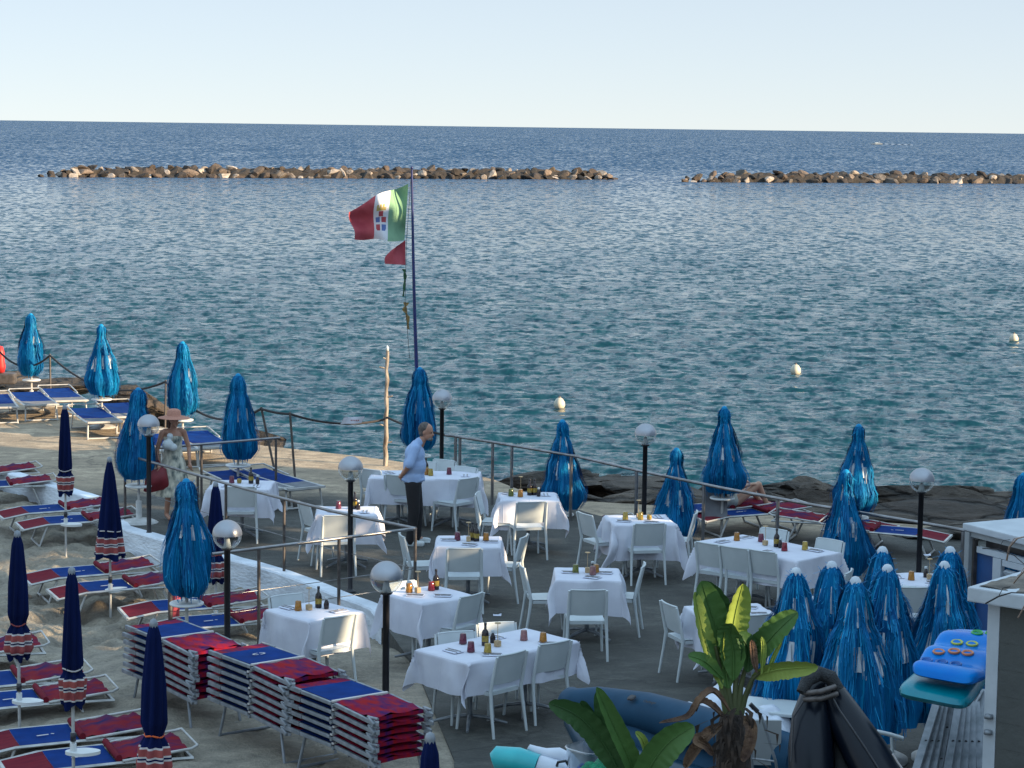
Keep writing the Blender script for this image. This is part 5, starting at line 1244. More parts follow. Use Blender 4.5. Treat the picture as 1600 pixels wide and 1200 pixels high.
# ---------------------------------------------------------------- blue and white cabin on the right
M['bluepaint'] = mat('blue_cabin_paint', (.008, .075, .24), (.005, .05, .17), rough=.5, scale=2, bump=.003)
M['whitepaint'] = mat('white_cabin_paint', (.5, .54, .58), (.4, .44, .48), rough=.6, scale=3, bump=.004, bscale=14)
M['greypaint'] = mat('pale_grey_paint', (.3, .32, .33), (.23, .25, .26), rough=.6, scale=3)
def cabin():
    zt = 2.1; c = at(1504, 817, zt); t = empty('beach_cabin', (c.x, c.y, 0), rz=R(-62), label='blue and white wooden beach cabin with flat white roof at the right edge', cat='cabin')
    # local: x along the shuttered front (towards the camera's side), y into the cabin
    MB().box((1.6, 1.1, zt-.035), (3.2, 2.2, .07), bev=.012).build('roof', M['whitepaint'], t)
    MB().box((1.3, .5, zt+.014), (.9, .05, .03), rz=1.0).build('roof_batten', M['bluepaint'], t)
    MB().box((1.6, .05, zt-.1), (3.1, .04, .05)).build('fascia', M['greypaint'], t)
    MB().box((.06, .05, 1.0), (.07, .08, 2.04), bev=.008).build('post', M['greypaint'], t)
    MB().box((.11, .08, 1.0), (.025, .05, 1.9)).build('dark_batten', M['postmetal'], t)
    MB().box((1.6, .2, zt-.17), (2.9, .04, .12)).build('dark_gap', M['black'], t)  # black board standing in for the shade in the gap under the roof
    MB().box((1.6, .09, zt-.245), (2.9, .05, .06)).build('rail_board', M['whitepaint'], t)
    MB().box((.27, .12, .9), (.3, .04, 1.83)).build('blue_panel', M['bluepaint'], t)
    s = empty('shutter'); s.parent = t
    MB().box((.47, .08, .9), (.12, .05, 1.84)).build('stile', M['whitepaint'], s)
    MB().box((1.7, .08, zt-.31), (2.3, .05, .06)).build('top_board', M['whitepaint'], s)
    MB().box((1.7, .14, .86), (2.3, .03, 1.7)).build('shutter_back', M['bluepaint'], s)
    for k in range(14): MB().box((1.7, .09, zt-.4-.085*k), (2.28, .04, .036), rot=Euler((R(25), 0, 0))).build('slat', M['whitepaint'], s)
    MB().box((1.6, 2.0, 1.0), (2.9, .05, 1.95)).build('rear_wall', M['bluepaint'], t)
cabin()
def near_wall():
    t = empty('block_wall', at(1541, 1200, .8).xy.to_3d(), label='grey block wall with pale corner column and white edged slab on top', cat='wall')
    Y = 16.6; c = atd(1514, 915, Y); t.location = (c.x, c.y, 0); zt = c.z; yw = R(-40)
    M['block'] = mat('grey_block_paint', (.085, .09, .085), (.07, .075, .072), rough=.8, scale=2.5, bump=.01, bscale=12)
    cp = MB(); cp.box((1.3, .6, zt-.06), (2.6, 1.25, .11), rz=0, bev=.012); cp.build('slab', M['whitepaint'], t)
    g = MB(); g.grid(lambda u, v: (.06+2.5*u, .04+1.14*v, zt+.0+.012*noise.noise(Vector((u*14, v*9, 0)))), 60, 30); g.build('gravel_top', mat('dusty_gravel', (.2, .17, .14), (.08, .07, .06), rough=.9, scale=6, bump=.02, bscale=30), t)
    MB().box((.155, .155, (zt-.12)/2), (.1, .1, zt-.125), bev=.006).build('corner_column', M['whitepaint'], t)
    bw = MB(); bw.box((1.36, .17, (zt-.12)/2), (2.3, .12, zt-.13))
    for k in range(int(zt/.2)):
        bw.box((1.36, .109, .2*k+.1), (2.3, .002, .193))
    bw.build('blocks', M['block'], t)
    MB().box((.155, .7, (zt-.12)/2), (.08, .98, zt-.13)).build('side_wall', M['whitepaint'], t)
    for zz in (1.62, 1.5): MB().lathe([(.0, 0), (.035, .0), (.03, .03), (0, .035)], 10, c=(.155, .09, zz)).build('bracket', M['alu'], t)
    t.rotation_euler.z = yw
near_wall()
M['twig'] = mat('bleached_twig', (.4, .3, .24), (.2, .13, .1), rough=.8, scale=20)
for pts, lab, r in [([(1573, 875, 15.9), (1577, 855, 15.8), (1590, 841, 15.7), (1604, 838, 15.6)], 'pale curved twig arching over the near wall slab', .007),
               ([(1540, 943, 15.6), (1560, 932, 15.5), (1580, 926, 15.4), (1604, 927, 15.3)], 'dark twig lying across the front edge of the wall slab', .006),
               ([(1584, 911, 15.6), (1592, 901, 15.5), (1604, 888, 15.4)], 'forked twig on top of the wall slab', .006),
               ([(1535, 857, 15.6), (1560, 858, 15.6), (1585, 868, 15.5), (1604, 885, 15.5)], 'thin dark twig hanging in front of the cabin shutter', .004),
               ([(1591, 965, 15.4), (1598, 952, 15.3), (1604, 940, 15.3)], 'pale twig hanging in front of the grey blocks', .006)]:
    m = MB(); P = [atd(x, y, Y) for x, y, Y in pts]; m.tube(P, [r*1.0, r, r*.8, r*.7][:len(P)], n=6); m.tube([P[1], P[1]+Vector((.03, 0, .06)), P[1]+Vector((.08, 0, .07))], r*.5, n=5)
    m.build('twig', M['twig'] if 'dark' not in lab else M['rope'], label=lab, cat='twig')

# ---------------------------------------------------------------- folded frames and air mattresses by the wall
def slats():
    t0 = None
    for k in range(8):
        xt = 1500+6.5*k+(7 if k > 2 else 0); xb = 1436+13.5*k+(10 if k > 2 else 0)
        top = atd(xt-36 if k < 3 else xt-28, 1098, 17.9+.05*k); bot = atd(xb-8, 1215, 17.3+.05*k)
        t = empty('leaning_lounger', (bot.x, bot.y, 0)); tag(t, ['leftmost', 'second', 'third', 'fourth', 'fifth', 'sixth', 'seventh', 'rightmost'][k]+' folded white lounger frame leaning under the air mattresses', 'lounger frame', 'folded lounger frames leaning by the wall')
        o = Vector(t.location); d = (top-bot).normalized(); b = bot-d*.55
        for s in (0, .42):
            m = MB(); off = Vector((s*.35, s, 0)); P0, P1 = b-o+off, top-o+off; c = (P0+P1)/2; e = (P1-P0).to_track_quat('Z', 'Y').to_euler(); m.box(c, (.06, .035, (P1-P0).length), rot=e); m.build('side_rail', M['alu'], t)
            for q in (.45, .7): MB().tube([P0.lerp(P1, q)-Vector((0, .03, 0)), P0.lerp(P1, q)+Vector((0, .02, 0))], .012, n=6).build('bolt', M['black'], t)
        m = MB(); m.tube([top-o, top-o+Vector((.147, .42, 0))], .014, n=6); m.build('end_bar', M['alu'], t)
slats()
def pillow(fn, th, nu, nv, mb, mi=0, edge=.12):
    """inflated cushion: fn(u,v) gives the mid surface, normal taken numerically"""
    def surf(sg):
        def f(u, v):
            p = Vector(fn(u, v)); a = Vector(fn(u+1e-3, v))-p; b = Vector(fn(u, v+1e-3))-p; n = a.cross(b).normalized()
            e = min(u, 1-u, edge)/edge*1.0; g = min(v, 1-v, edge)/edge; k = math.sqrt(max(0, 1-(1-e)**2))*math.sqrt(max(0, 1-(1-g)**2))
            return p+n*sg*th*k
        return f
    mb.grid(surf(1), nu, nv, mi=mi); mb.grid(lambda u, v: surf(-1)(1-u, v), nu, nv, mi=mi if not callable(mi) else 0)
def mattress(P00, P10, P01, P11, th, ribs):
    P00, P10, P01, P11 = map(Vector, (P00, P10, P01, P11)); n0 = (P10-P00).cross(P01-P00).normalized()
    def f(u, v):
        # rounded corners
        uu, vv = u, v; cu, cv = abs(u-.5)*2, abs(v-.5)*2; k = 1-.10*(cu**6)*(cv**6)*1.4
        uu = .5+(u-.5)*k; vv = .5+(v-.5)*k
        return P00.lerp(P10, uu).lerp(P01.lerp(P11, uu), vv)+n0*.018*math.sin(vv*ribs*2*PI)*(1 if ribs else 0)
    return f, n0
A = [atd(1416, 1052, 17.0), atd(1526, 1072, 16.7), atd(1480, 983, 17.9), atd(1592, 990, 17.9)]
f, n0 = mattress(*A, .05, 3)
if n0.z < 0: n0 = -n0
m = MB(); pillow(f, .055, 40, 40, m, edge=.14); t = m.build('air_mattress', mat('glossy_blue_vinyl', (.0, .15, .55), (.0, .2, .6), rough=.25, scale=4, spec=.15), label='glossy blue air mattress with coloured cup holes lying on the teal one', cat='air mattress')
cols = {'o': (.62, .22, .1), 'y': (.5, .55, .08), 'g': (.03, .35, .08), 'b': (.01, .12, .42)}
for u, v, c in [(.25, .35, 'o'), (.45, .38, 'o'), (.64, .38, 'o'), (.35, .62, 'y'), (.56, .62, 'y'), (.54, .78, 'g'), (.72, .8, 'g'), (.18, .18, 'b'), (.38, .2, 'b'), (.58, .2, 'b')]:
    p = Vector(f(u, v))+n0*.05; e = n0.to_track_quat('Z', 'Y'); r = MB(); M3 = e.to_matrix()
    ring = MB(); ring.lathe([(.042, .0), (.05, .014), (.042, .022), (.034, .012), (.03, .0), (0, -.001)], 18); ring.v = [tuple(M3 @ Vector(q)+p) for q in ring.v]
    ring.build('cup_holder', mat('cup_'+c, cols[c], rough=.25), t)
A = [atd(1396, 1082, 17.0), atd(1513, 1106, 16.7), atd(1452, 1035, 17.8), atd(1560, 1040, 17.8)]
f2, n2 = mattress(*A, .05, 0); m = MB(); pillow(f2, .07, 30, 30, m, edge=.2); m.build('air_mattress', mat('teal_vinyl', (.0, .24, .3), (.0, .17, .24), rough=.25, scale=4), label='plain teal air mattress lying under the blue one', cat='air mattress')

# ---------------------------------------------------------------- inflatable boats
M['pvc_dark'] = mat('dark_grey_pvc', (.004, .007, .014), (.003, .005, .01), rough=.3, scale=3, spec=.25)
M['pvc_grey'] = mat('slate_blue_pvc', (.02, .065, .12), (.014, .048, .09), spec=.1, rough=.5, scale=3)
t = empty('inflatable_boat', atd(1300, 1200, 17).xy.to_3d(), label='black inflatable boat stood on end, its pointed bow up', cat='inflatable boat'); o = Vector(t.location)
Y = 17.0
def pth(L): return [atd(x, y, yy)-o for x, y, yy in L]
arch = pth([(1274, 1360, 16.6), (1271, 1250, 16.7), (1267, 1170, 16.85), (1268, 1120, 17.0), (1274, 1088, 17.1), (1286, 1072, 17.15), (1300, 1086, 17.1), (1322, 1125, 16.95), (1352, 1175, 16.75), (1392, 1245, 16.5), (1440, 1340, 16.3)])
m = MB(); m.tube(arch, [.19, .185, .175, .15, .115, .1, .115, .145, .17, .185, .19], n=28); m.build('tube', M['pvc_dark'], t)
m = MB(); m.tube(pth([(1252, 1082, 16.9), (1262, 1062, 16.95), (1280, 1052, 17.0), (1298, 1058, 16.98), (1312, 1078, 16.95)]), [.04, .055, .06, .055, .04], n=12); m.build('bow_strake', mat('rubber_strake', (.03, .033, .036), (.014, .015, .017), rough=.7, scale=20, bump=.015), t)
for a_, b_, c_ in (((1256, 1093), (1282, 1092), (1308, 1084)), ((1258, 1083), (1281, 1081), (1305, 1073))):
    m = MB(); m.tube(pth([(a_[0], a_[1], 16.9), (b_[0], b_[1], 16.82), (c_[0], c_[1], 16.9)]), .022, n=8); m.build('strap', M['postmetal'], t)
m = MB(); m.tube(pth([(1290, 1070, 16.95), (1312, 1110, 16.8), (1350, 1165, 16.55), (1395, 1235, 16.3)]), .008, n=6); m.tube(pth([(1262, 1085, 16.9), (1240, 1120, 16.85), (1236, 1190, 16.7)]), .007, n=6); m.build('seam', M['black'], t)
V = [q for q in pth([(1286, 1068, 17.2), (1275, 1180, 17.0), (1350, 1190, 16.9), (1290, 1340, 16.7), (1430, 1330, 16.5)])]; m = MB(); m.add(V, [(0, 1, 2), (1, 3, 4, 2)]); m.build('floor', M['pvc_dark'], t)
m = MB(); m.tube(pth([(1395, 1178, 16.1), (1402, 1190, 16.1), (1412, 1204, 16.1)]), .008, n=5); m.build('cord', M['stripew'], t)
t = empty('inflatable_boat', atd(1000, 1200, 20).xy.to_3d(), label='slate blue inflatable boat lying behind the green leaves', cat='inflatable boat'); o = Vector(t.location)
tb = pth([(903, 1100, 20.6), (935, 1100, 20.5), (1010, 1112, 20.0), (1090, 1135, 19.4), (1170, 1160, 18.9), (1250, 1188, 18.5)])
m = MB(); m.tube([tb[0]+Vector((-.05, .25, 0)), tb[0]+Vector((-.06, .1, 0))]+tb, [.1, .13, .145, .16, .175, .185, .19, .19], n=24); m.build('tube', M['pvc_grey'], t)
tb2 = pth([(900, 1125, 20.5), (925, 1165, 20.1), (990, 1195, 19.6), (1080, 1225, 19.1), (1200, 1260, 18.5)])
m = MB(); m.tube(tb2, [.12, .15, .16, .17, .17], n=20); m.build('tube', mat('deep_blue_pvc', (.012, .05, .09), (.01, .035, .06), rough=.3), t)
m = MB(); V = pth([(905, 1110, 20.5), (1240, 1195, 18.6), (1200, 1260, 18.4), (930, 1190, 20.1)]); m.add(V, [(0, 1, 2, 3)]); m.build('side', M['pvc_grey'], t)
# dark oval mark and lettering printed along the tube
def flat_text(s, size, name, m_, parent, M4, thick=.001):
    cu = bpy.data.curves.new(name, 'FONT'); cu.body = s; cu.size = size; cu.align_x = 'CENTER'; cu.extrude = thick
    ob = bpy.data.objects.new(name, cu); C.objects.link(ob); dg = bpy.context.evaluated_depsgraph_get(); me = bpy.data.meshes.new_from_object(ob.evaluated_get(dg)); bpy.data.objects.remove(ob)
    me.materials.append(m_); q = bpy.data.objects.new(name, me); C.objects.link(q); q.parent = parent; q.matrix_local = M4; return q
P1, P2 = atd(993, 1096, 19.93), atd(1040, 1105, 19.6); dx = (P2-P1).normalized(); nn = (Vector((0, -.75, .66))); nn = (nn-dx*nn.dot(dx)).normalized(); uy = nn.cross(dx)
mt = Matrix((dx, uy, nn)).transposed().to_4x4(); ctr = (P1+P2)/2-o+nn*.03+Vector((0, -.04, .0)); mt.translation = ctr
flat_text('Challenger', .04, 'lettering', M['black'], t, mt)
m = MB(); m.lathe([(0, 0), (.03, 0), (.032, .002), (0, .003)], 16, fn=lambda a, z: 1+.6*abs(math.cos(a))); q = m.build('round_mark', M['black'], t); m2 = mt.copy(); m2.translation = ctr-dx*.26+uy*.02; q.matrix_local = m2

# ---------------------------------------------------------------- broad leaved plants
def leafmat(n, a, b): 
    m = mat(n, a, b, rough=.5, scale=2.5, bump=.004, bscale=30, stretch=(1, 1, 1), spec=.3); bs = m.node_tree.nodes['Principled BSDF']; return m
M['leaf'] = leafmat('broad_leaf_green', (.07, .155, .038), (.05, .115, .03)); M['leaf_y'] = leafmat('yellow_green_leaf', (.26, .33, .07), (.17, .25, .05))
M['leaf_d'] = leafmat('dark_leaf_green', (.04, .1, .028), (.025, .07, .02)); M['leaf_dry'] = mat('dry_leaf', (.2, .12, .07), (.07, .04, .03), rough=.85, scale=9, bump=.02); M['stalk'] = mat('green_brown_stalk', (.09, .11, .04), (.05, .06, .025), rough=.6, scale=10, stretch=(1, 1, .2))
M['trunkm'] = mat('fibrous_trunk', (.06, .04, .03), (.02, .014, .012), rough=.9, scale=20, bump=.03, stretch=(1, 1, .3))
def leaf(t, o, base, pts, wpx, Y, mk, curl=.35, twist=0.0, tear=0, fold=0.0, side=1, nm='leaf'):
    """leaf whose midrib runs through the given photo pixels at real depths; width in metres"""
    P = [atd(x, y, yy)-o for x, y, yy in pts]; n = 34; rib = []
    for i in range(n+1):
        k = i/n*(len(P)-1); a = min(int(k), len(P)-2); q = k-a
        p0, p1, p2, p3 = P[max(a-1, 0)], P[a], P[a+1], P[min(a+2, len(P)-1)]
        rib.append(.5*((2*p1)+(-p0+p2)*q+(2*p0-5*p1+4*p2-p3)*q*q+(-p0+3*p1-3*p2+p3)*q**3))
    V = []; W = []
    rg = random.Random(int(pts[-1][0]*7+pts[-1][1]))
    cols = 10
    for i, c in enumerate(rib):
        d = (rib[min(i+1, n)]-rib[max(i-1, 0)]).normalized(); s = d.cross(Vector((0, -1, .25))).normalized(); s = Matrix.Rotation(twist, 3, d) @ s; up = s.cross(d).normalized()
        u = i/n; wv = wpx*1.0*(min(1, (u+.02)/.3)**.8*max(.02, 1-max(0, (u-.55)/.45)**2.2)**.6)
        for j in range(cols+1):
            v = (j/cols-.5)*2; cv = abs(v); ww = wv*(1+.03*math.sin(i*1.7+v*3))
            if tear and i % 7 == 3 and cv > .45: ww *= .9
            V.append(c+s*v*ww*(1-.25*curl*cv)+up*(curl*ww*cv**1.4)*side+up*(.05*ww*math.sin(i*1.9)+.03*ww*math.sin(i*4.1+v*2))*cv)
    F = []
    for i in range(n):
        for j in range(cols): F.append((i*(cols+1)+j, i*(cols+1)+j+1, (i+1)*(cols+1)+j+1, (i+1)*(cols+1)+j))
    m = MB(); m.add(V, F, 0, True); m.tube([c+Vector((0, -.004, 0)) for c in rib[:-1]], [.009*(1-.8*i/n) for i in range(n)], n=6); L = m.build(nm, M[mk], t)
    return L
def stalk(t, o, pts, r0, r1, mk='stalk'):
    P = [atd(x, y, yy)-o for x, y, yy in pts]; m = MB(); m.tube(P, [r0+(r1-r0)*i/(len(P)-1) for i in range(len(P))], n=10); m.build('stalk', M[mk], t)
Y = 15.0
t = empty('broad_leaf_plant', atd(1150, 1300, Y).xy.to_3d(), label='tall plant with big paddle leaves in front of the packed parasols', cat='plant'); o = Vector(t.location)
root = atd(1150, 1300, Y)
m = MB(); P = [Vector((0, 0, 0)), Vector((0, 0, 1.0)), atd(1146, 1190, Y)-o, atd(1142, 1140, Y)-o, atd(1143, 1115, Y)-o]; m.tube(P, [.13, .13, .12, .1, .07], n=18); m.build('trunk', M['trunkm'], t)
rg = random.Random(9); m = MB()
for k in range(60):
    x = rg.gauss(1147, 19); y = rg.uniform(1105, 1200); a = atd(x, y, Y-.1-.08*math.cos((x-1148)/35)) - o; d = Vector((rg.uniform(-.05, .05)+(x-1148)*.0012, rg.uniform(-.06, 0), rg.uniform(-.16, -.05))); b = a+d; w2 = Vector((rg.uniform(.004, .014), 0, rg.uniform(-.004, .004)))
    q = a.lerp(b, .5)+Vector((d.x*.5, -.02, .03)); m.add([a-w2, a+w2, q+w2*1.3, q-w2*1.3, b], [(0, 1, 2, 3), (3, 2, 4)], 0, True)
m.build('dead_fibres', M['leaf_dry'] if False else mat('brown_fibres', (.05, .032, .022), (.015, .01, .008), rough=.9, scale=12), t)
for pts in ([(1140, 1120, Y), (1130, 1070, Y), (1118, 1010, Y-.05)], [(1144, 1118, Y), (1136, 1060, Y), (1134, 1000, Y)], [(1147, 1118, Y), (1150, 1060, Y), (1152, 1030, Y)], [(1152, 1120, Y), (1158, 1070, Y), (1168, 1030, Y)], [(1156, 1122, Y), (1164, 1090, Y), (1176, 1060, Y-.05), (1190, 1048, Y-.08)], [(1136, 1124, Y), (1128, 1080, Y), (1122, 1050, Y)]): stalk(t, o, pts, .024, .012)
leaf(t, o, None, [(1138, 1075, Y-.02), (1128, 1010, Y-.02), (1112, 960, Y-.03), (1096, 908, Y-.08)], .115, Y, 'leaf', .25, .15)
leaf(t, o, None, [(1142, 1050, Y+.05), (1128, 990, Y+.05), (1118, 950, Y+.06), (1098, 908, Y+.02)], .13, Y, 'leaf_d', .3, -.3)
leaf(t, o, None, [(1140, 1060, Y), (1143, 1000, Y-.03), (1150, 955, Y-.05), (1161, 912, Y-.1)], .1, Y, 'leaf_y', .5, .4)
leaf(t, o, None, [(1146, 1062, Y-.05), (1146, 1020, Y-.07), (1140, 990, Y-.1), (1143, 974, Y-.16)], .09, Y, 'leaf', .3, -.2)
leaf(t, o, None, [(1163, 1040, Y), (1190, 1012, Y-.05), (1215, 985, Y-.1), (1246, 956, Y-.12)], .1, Y, 'leaf', .45, -.35, tear=1)
leaf(t, o, None, [(1175, 1058, Y-.04), (1205, 1048, Y-.1), (1235, 1044, Y-.13), (1278, 1042, Y-.15)], .075, Y, 'leaf_y', .35, .5, tear=1)
leaf(t, o, None, [(1128, 1075, Y-.04), (1112, 1030, Y-.05), (1098, 985, Y-.08), (1085, 925, Y-.1)], .07, Y, 'leaf_y', .3, .6)
leaf(t, o, None, [(1130, 1060, Y-.04), (1110, 1040, Y-.1), (1095, 1030, Y-.14), (1075, 1024, Y-.16)], .05, Y, 'leaf', .3, .3)
leaf(t, o, None, [(1168, 1050, Y-.05), (1170, 1025, Y-.05), (1165, 1005, Y-.08), (1152, 990, Y-.1)], .075, Y, 'leaf_d', .3, .3)
leaf(t, o, None, [(1182, 1050, Y-.1), (1178, 1030, Y-.12), (1176, 1012, Y-.13), (1174, 1000, Y-.14)], .028, Y, 'leaf_dry', .4, .2, nm='dry_leaf')
leaf(t, o, None, [(1190, 1052, Y-.1), (1192, 1030, Y-.12), (1193, 1010, Y-.13), (1190, 995, Y-.14)], .022, Y, 'leaf_y', .4, .2)
leaf(t, o, None, [(1200, 1050, Y-.1), (1207, 1030, Y-.12), (1214, 1015, Y-.13), (1222, 1000, Y-.14)], .018, Y, 'leaf_y', .4, .2)
for pts in ([(1140, 1110, Y-.1), (1115, 1082, Y-.2), (1095, 1095, Y-.25), (1075, 1122, Y-.25), (1030, 1130, Y-.25)], [(1135, 1125, Y-.12), (1112, 1105, Y-.22), (1095, 1098, Y-.25), (1088, 1112, Y-.25)]):
    leaf(t, o, None, pts, .035, Y, 'leaf_dry', .7, .8, nm='dry_leaf')
leaf(t, o, None, [(1160, 1120, Y-.1), (1175, 1135, Y-.2), (1172, 1165, Y-.22), (1160, 1190, Y-.22)], .05, Y, 'leaf_dry', .7, .3, nm='dry_leaf')
leaf(t, o, None, [(1130, 1130, Y-.1), (1105, 1150, Y-.2), (1085, 1175, Y-.22), (1070, 1200, Y-.22)], .05, Y, 'leaf_dry', .8, .3, nm='dry_leaf')
leaf(t, o, None, [(1112, 1145, Y-.15), (1090, 1155, Y-.25), (1105, 1165, Y-.28), (1114, 1180, Y-.28)], .035, Y, 'leaf_dry', .8, .3, nm='dry_leaf')
Y = 14.6
t = empty('broad_leaf_plant', atd(990, 1320, Y).xy.to_3d(), label='low plant with broad green leaves at the bottom centre in front of the boat', cat='plant'); o = Vector(t.location)
m = MB(); m.tube([(0, 0, 0), (.0, 0, .8), atd(990, 1225, Y)-o], [.1, .1, .06], n=12); m.build('trunk', M['trunkm'], t)
leaf(t, o, None, [(1000, 1235, Y), (985, 1190, Y-.03), (962, 1140, Y-.08), (932, 1074, Y-.14)], .075, Y, 'leaf', .6, .25)
leaf(t, o, None, [(990, 1225, Y+.05), (975, 1180, Y+.05), (955, 1140, Y+.05), (935, 1078, Y+.02)], .09, Y, 'leaf_d', .3, -.4)
leaf(t, o, None, [(975, 1220, Y+.06), (945, 1165, Y+.04), (905, 1120, Y), (858, 1098, Y-.05)], .09, Y, 'leaf_d', .25, -.15, tear=1)
leaf(t, o, None, [(1000, 1250, Y-.05), (1015, 1200, Y-.1), (1045, 1160, Y-.14), (1084, 1134, Y-.16)], .115, Y, 'leaf', .35, .1)
leaf(t, o, None, [(985, 1240, Y+.1), (960, 1190, Y+.12), (925, 1140, Y+.1), (908, 1095, Y+.06)], .075, Y, 'leaf_d', .35, .3)
leaf(t, o, None, [(1005, 1200, Y+.02), (1010, 1175, Y+.02), (1004, 1155, Y), (993, 1143, Y)], .03, Y, 'leaf_y', .4, .1)

# ---------------------------------------------------------------- beach toys, tub, net, towels, cart
Y = 18.8
c = atd(838, 1200, Y); t = empty('inflatable_float', c.xy.to_3d(), label='turquoise and white inflatable float with a curved white arm', cat='pool float'); o = Vector(t.location)
M['turq'] = mat('turquoise_vinyl', (.03, .42, .45), (.02, .34, .38), rough=.3); M['vinylw'] = mat('white_vinyl', (.6, .64, .72), (.52, .56, .64), rough=.3)
def pt2(L): return [atd(x, y, yy)-o for x, y, yy in L]
m = MB(); m.tube(pt2([(768, 1186, Y), (775, 1184, Y), (810, 1188, Y-.05), (840, 1197, Y-.1)]), [.05, .1, .11, .1], n=18); m.build('turquoise_tube', M['turq'], t)
m = MB(); m.tube(pt2([(838, 1197, Y-.08), (870, 1208, Y-.1), (905, 1222, Y-.1)]), [.1, .11, .1], n=18); m.build('white_tube', M['vinylw'], t)
m = MB(); m.tube(pt2([(826, 1167, Y), (836, 1173, Y), (852, 1178, Y), (872, 1179, Y), (888, 1188, Y), (900, 1206, Y)]), [.025, .042, .05, .062, .07, .07], n=16); m.build('curved_arm', M['vinylw'], t)
m = MB(); m.tube(pt2([(869, 1200, Y-.15), (872, 1191, Y-.2), (884, 1189, Y-.2), (889, 1197, Y-.18)]), .012, n=8); m.build('handle', M['black'], t)
m = MB(); m.tube(pt2([(790, 1205, Y+.1), (815, 1205, Y+.1), (845, 1215, Y+.1)]), [.07, .09, .08], n=16); m.build('base_tube', M['turq'], t)
c = atd(925, 1200, 18.6); t = empty('plastic_tub', (c.x, c.y, c.z-.2), label='cloudy see-through plastic tub holding beach toys behind the low plant', cat='tub')
m = MB(); m.lathe([(.0, .0), (.17, .0), (.2, .36), (.215, .38), (.205, .385)], 28, fn=lambda a, z: 1+.08*math.cos(4*a)); m.build('tub_wall', glassmat('cloudy_plastic', (.62, .72, .8), .5, .3), t)
for dx, dz, cc, lab in ((-.08, .16, (.02, .12, .5), 'blue toy block in the see-through tub'), (.02, .17, (.5, .25, .06), 'orange toy in the see-through tub'), (.1, .2, (.45, .04, .04), 'red toy in the see-through tub'), (-.02, .06, (.1, .35, .6), 'light blue toy at the bottom of the see-through tub')):
    m = MB(); m.box((0, 0, 0), (.1, .1, .12), bev=.03); m.lathe([(.02, .06), (.03, .07), (0, .09)], 10); q = m.build('beach_toy', mat('toy', cc, rough=.4), label=lab, cat='toy', group='toys in the tub'); q.location = (c.x+dx, c.y-.02, c.z-.2+dz)
Y = 18.0
c = atd(950, 1200, Y); m = MB()
def heap(u, v): 
    x, y = (u-.5)*1.1, (v-.5)*.6; return (c.x+x, c.y+y, c.z-.32+.34*math.exp(-((x-.15)**2*9+y*y*8))+.22*math.exp(-((x+.25)**2*9+y*y*9))+.02*math.sin(u*60+v*10)+.015*noise.noise(Vector((u*14, v*14, 0))))
m.grid(heap, 120, 50); m.build('green_net', mat('green_netting', (.0, .3, .14), (.0, .12, .06), rough=.7, scale=40, bump=.02), label='heap of bright green netting at the bottom edge, below the low plant', cat='net')
def towel(px, py, Y, w, h, lab, seed, m_='vinylw', stripes=False):
    c = atd(px, py, Y); m = MB(); rg = random.Random(seed)
    def f(u, v):
        x, y = (u-.5)*w, (v-.5)*h; e = (abs(u-.5)*2)**4+(abs(v-.5)*2)**4
        return (c.x+x, c.y+y, c.z+.09*noise.fractal(Vector((x*4+seed, y*5, 0)), 1, 2, 3)-.16*e)
    m.grid(f, 36, 30, mi=(lambda u, v: 1 if stripes and (.2 < v < .25 or .32 < v < .35 or .1 < v < .12) else 0)); m.build('towel', [M[m_], M['napkin']], label=lab, cat='towel', group='white towels behind the plant')
towel(1095, 1110, 19.6, .62, .6, 'white striped towel draped over the boat behind the plant', 1, stripes=True)
towel(1132, 1072, 20.2, .5, .6, 'white crumpled towel behind the stalks of the tall plant', 2)
towel(1185, 1110, 19.4, .6, .7, 'white cloth spread right of the tall plant stalks', 3)
t = empty('side_table', atd(1225, 1110, 19.5).xy.to_3d(), label='white slatted side table half hidden behind the black boat', cat='table'); zz = atd(1225, 1105, 19.5).z
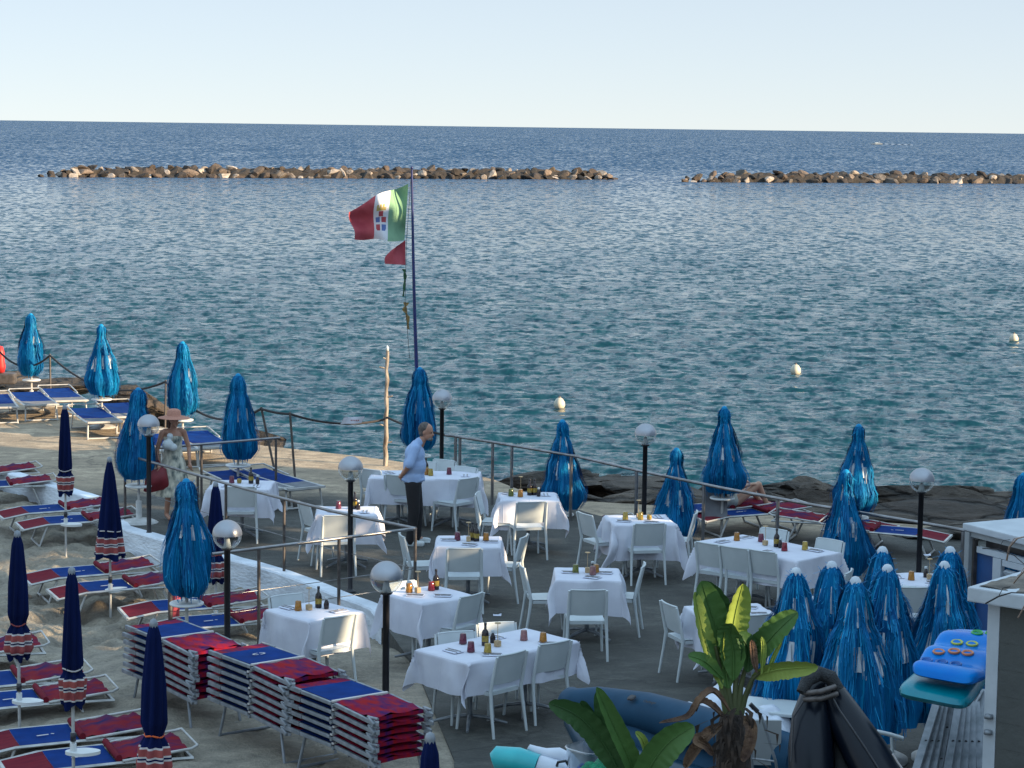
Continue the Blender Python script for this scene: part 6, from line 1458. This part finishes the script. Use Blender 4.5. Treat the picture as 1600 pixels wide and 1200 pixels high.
m = MB(); m.box((-.1, 0, zz), (.7, .5, .03), rz=R(-20), bev=.008); m.build('table_top', M['plastic'], t)
for x, y in ((-.38, .1), (.1, -.2), (.2, .15)): MB().tube([(x, y, 0), (x, y, zz-.01)], .02).build('leg', M['plastic'], t)
c = atd(1187, 1190, 18.2); t = empty('hand_cart', c.xy.to_3d(), label='white metal hand cart with black grips behind the tall plant', cat='cart'); o = Vector(t.location)
m = MB(); m.tube([q-o for q in (atd(1180, 1108, 18.0), atd(1190, 1120, 18.0), atd(1198, 1145, 18.0), atd(1212, 1190, 18.0), atd(1218, 1230, 18.0))], .012, n=8); m.tube([q-o for q in (atd(1168, 1120, 18.4), atd(1172, 1160, 18.4), atd(1178, 1230, 18.4))], .014, n=8); m.tube([q-o for q in (atd(1175, 1185, 18.4), atd(1212, 1190, 18.0))], .01, n=6); m.build('handle_frame', M['alu'], t)
m = MB(); m.tube([q-o for q in (atd(1172, 1100, 18.0), atd(1184, 1112, 18.0))], .019, n=10); m.build('grip', M['black'], t)
m = MB(); m.box(atd(1192, 1160, 18.5)-o, (.3, .03, .38)); m.build('back_panel', M['greypaint'], t)
t = empty('crutch_frame', atd(1400, 1150, 18.5).xy.to_3d(), label='white tubular frame end right of the black boat', cat='frame'); o = Vector(t.location)
m = MB(); m.tube([q-o for q in (atd(1370, 1143, 18.3), atd(1392, 1148, 18.3), atd(1411, 1154, 18.3))], .018, n=8); m.tube([atd(1393, 1149, 18.3)-o, atd(1396, 1200, 18.3)-o], .014, n=8); m.build('tube_frame', M['plastic'], t)
# litter on the terrace
for x, y, lab in ((777, 961, 'small white paper scrap on the terrace between two chairs'), (1449, 867, 'white paper strip on the ground right of the lamp post'), (1143, 902, 'white scrap on the terrace above the broad leaves')):
    p = at(x, y, .004); m = MB(); m.grid(lambda u, v: (p.x+(u-.5)*.1, p.y+(v-.5)*.12, .006+.012*math.sin(u*4)*math.sin(v*5)), 5, 4); m.build('paper_scrap', M['napkin'], label=lab, cat='paper')
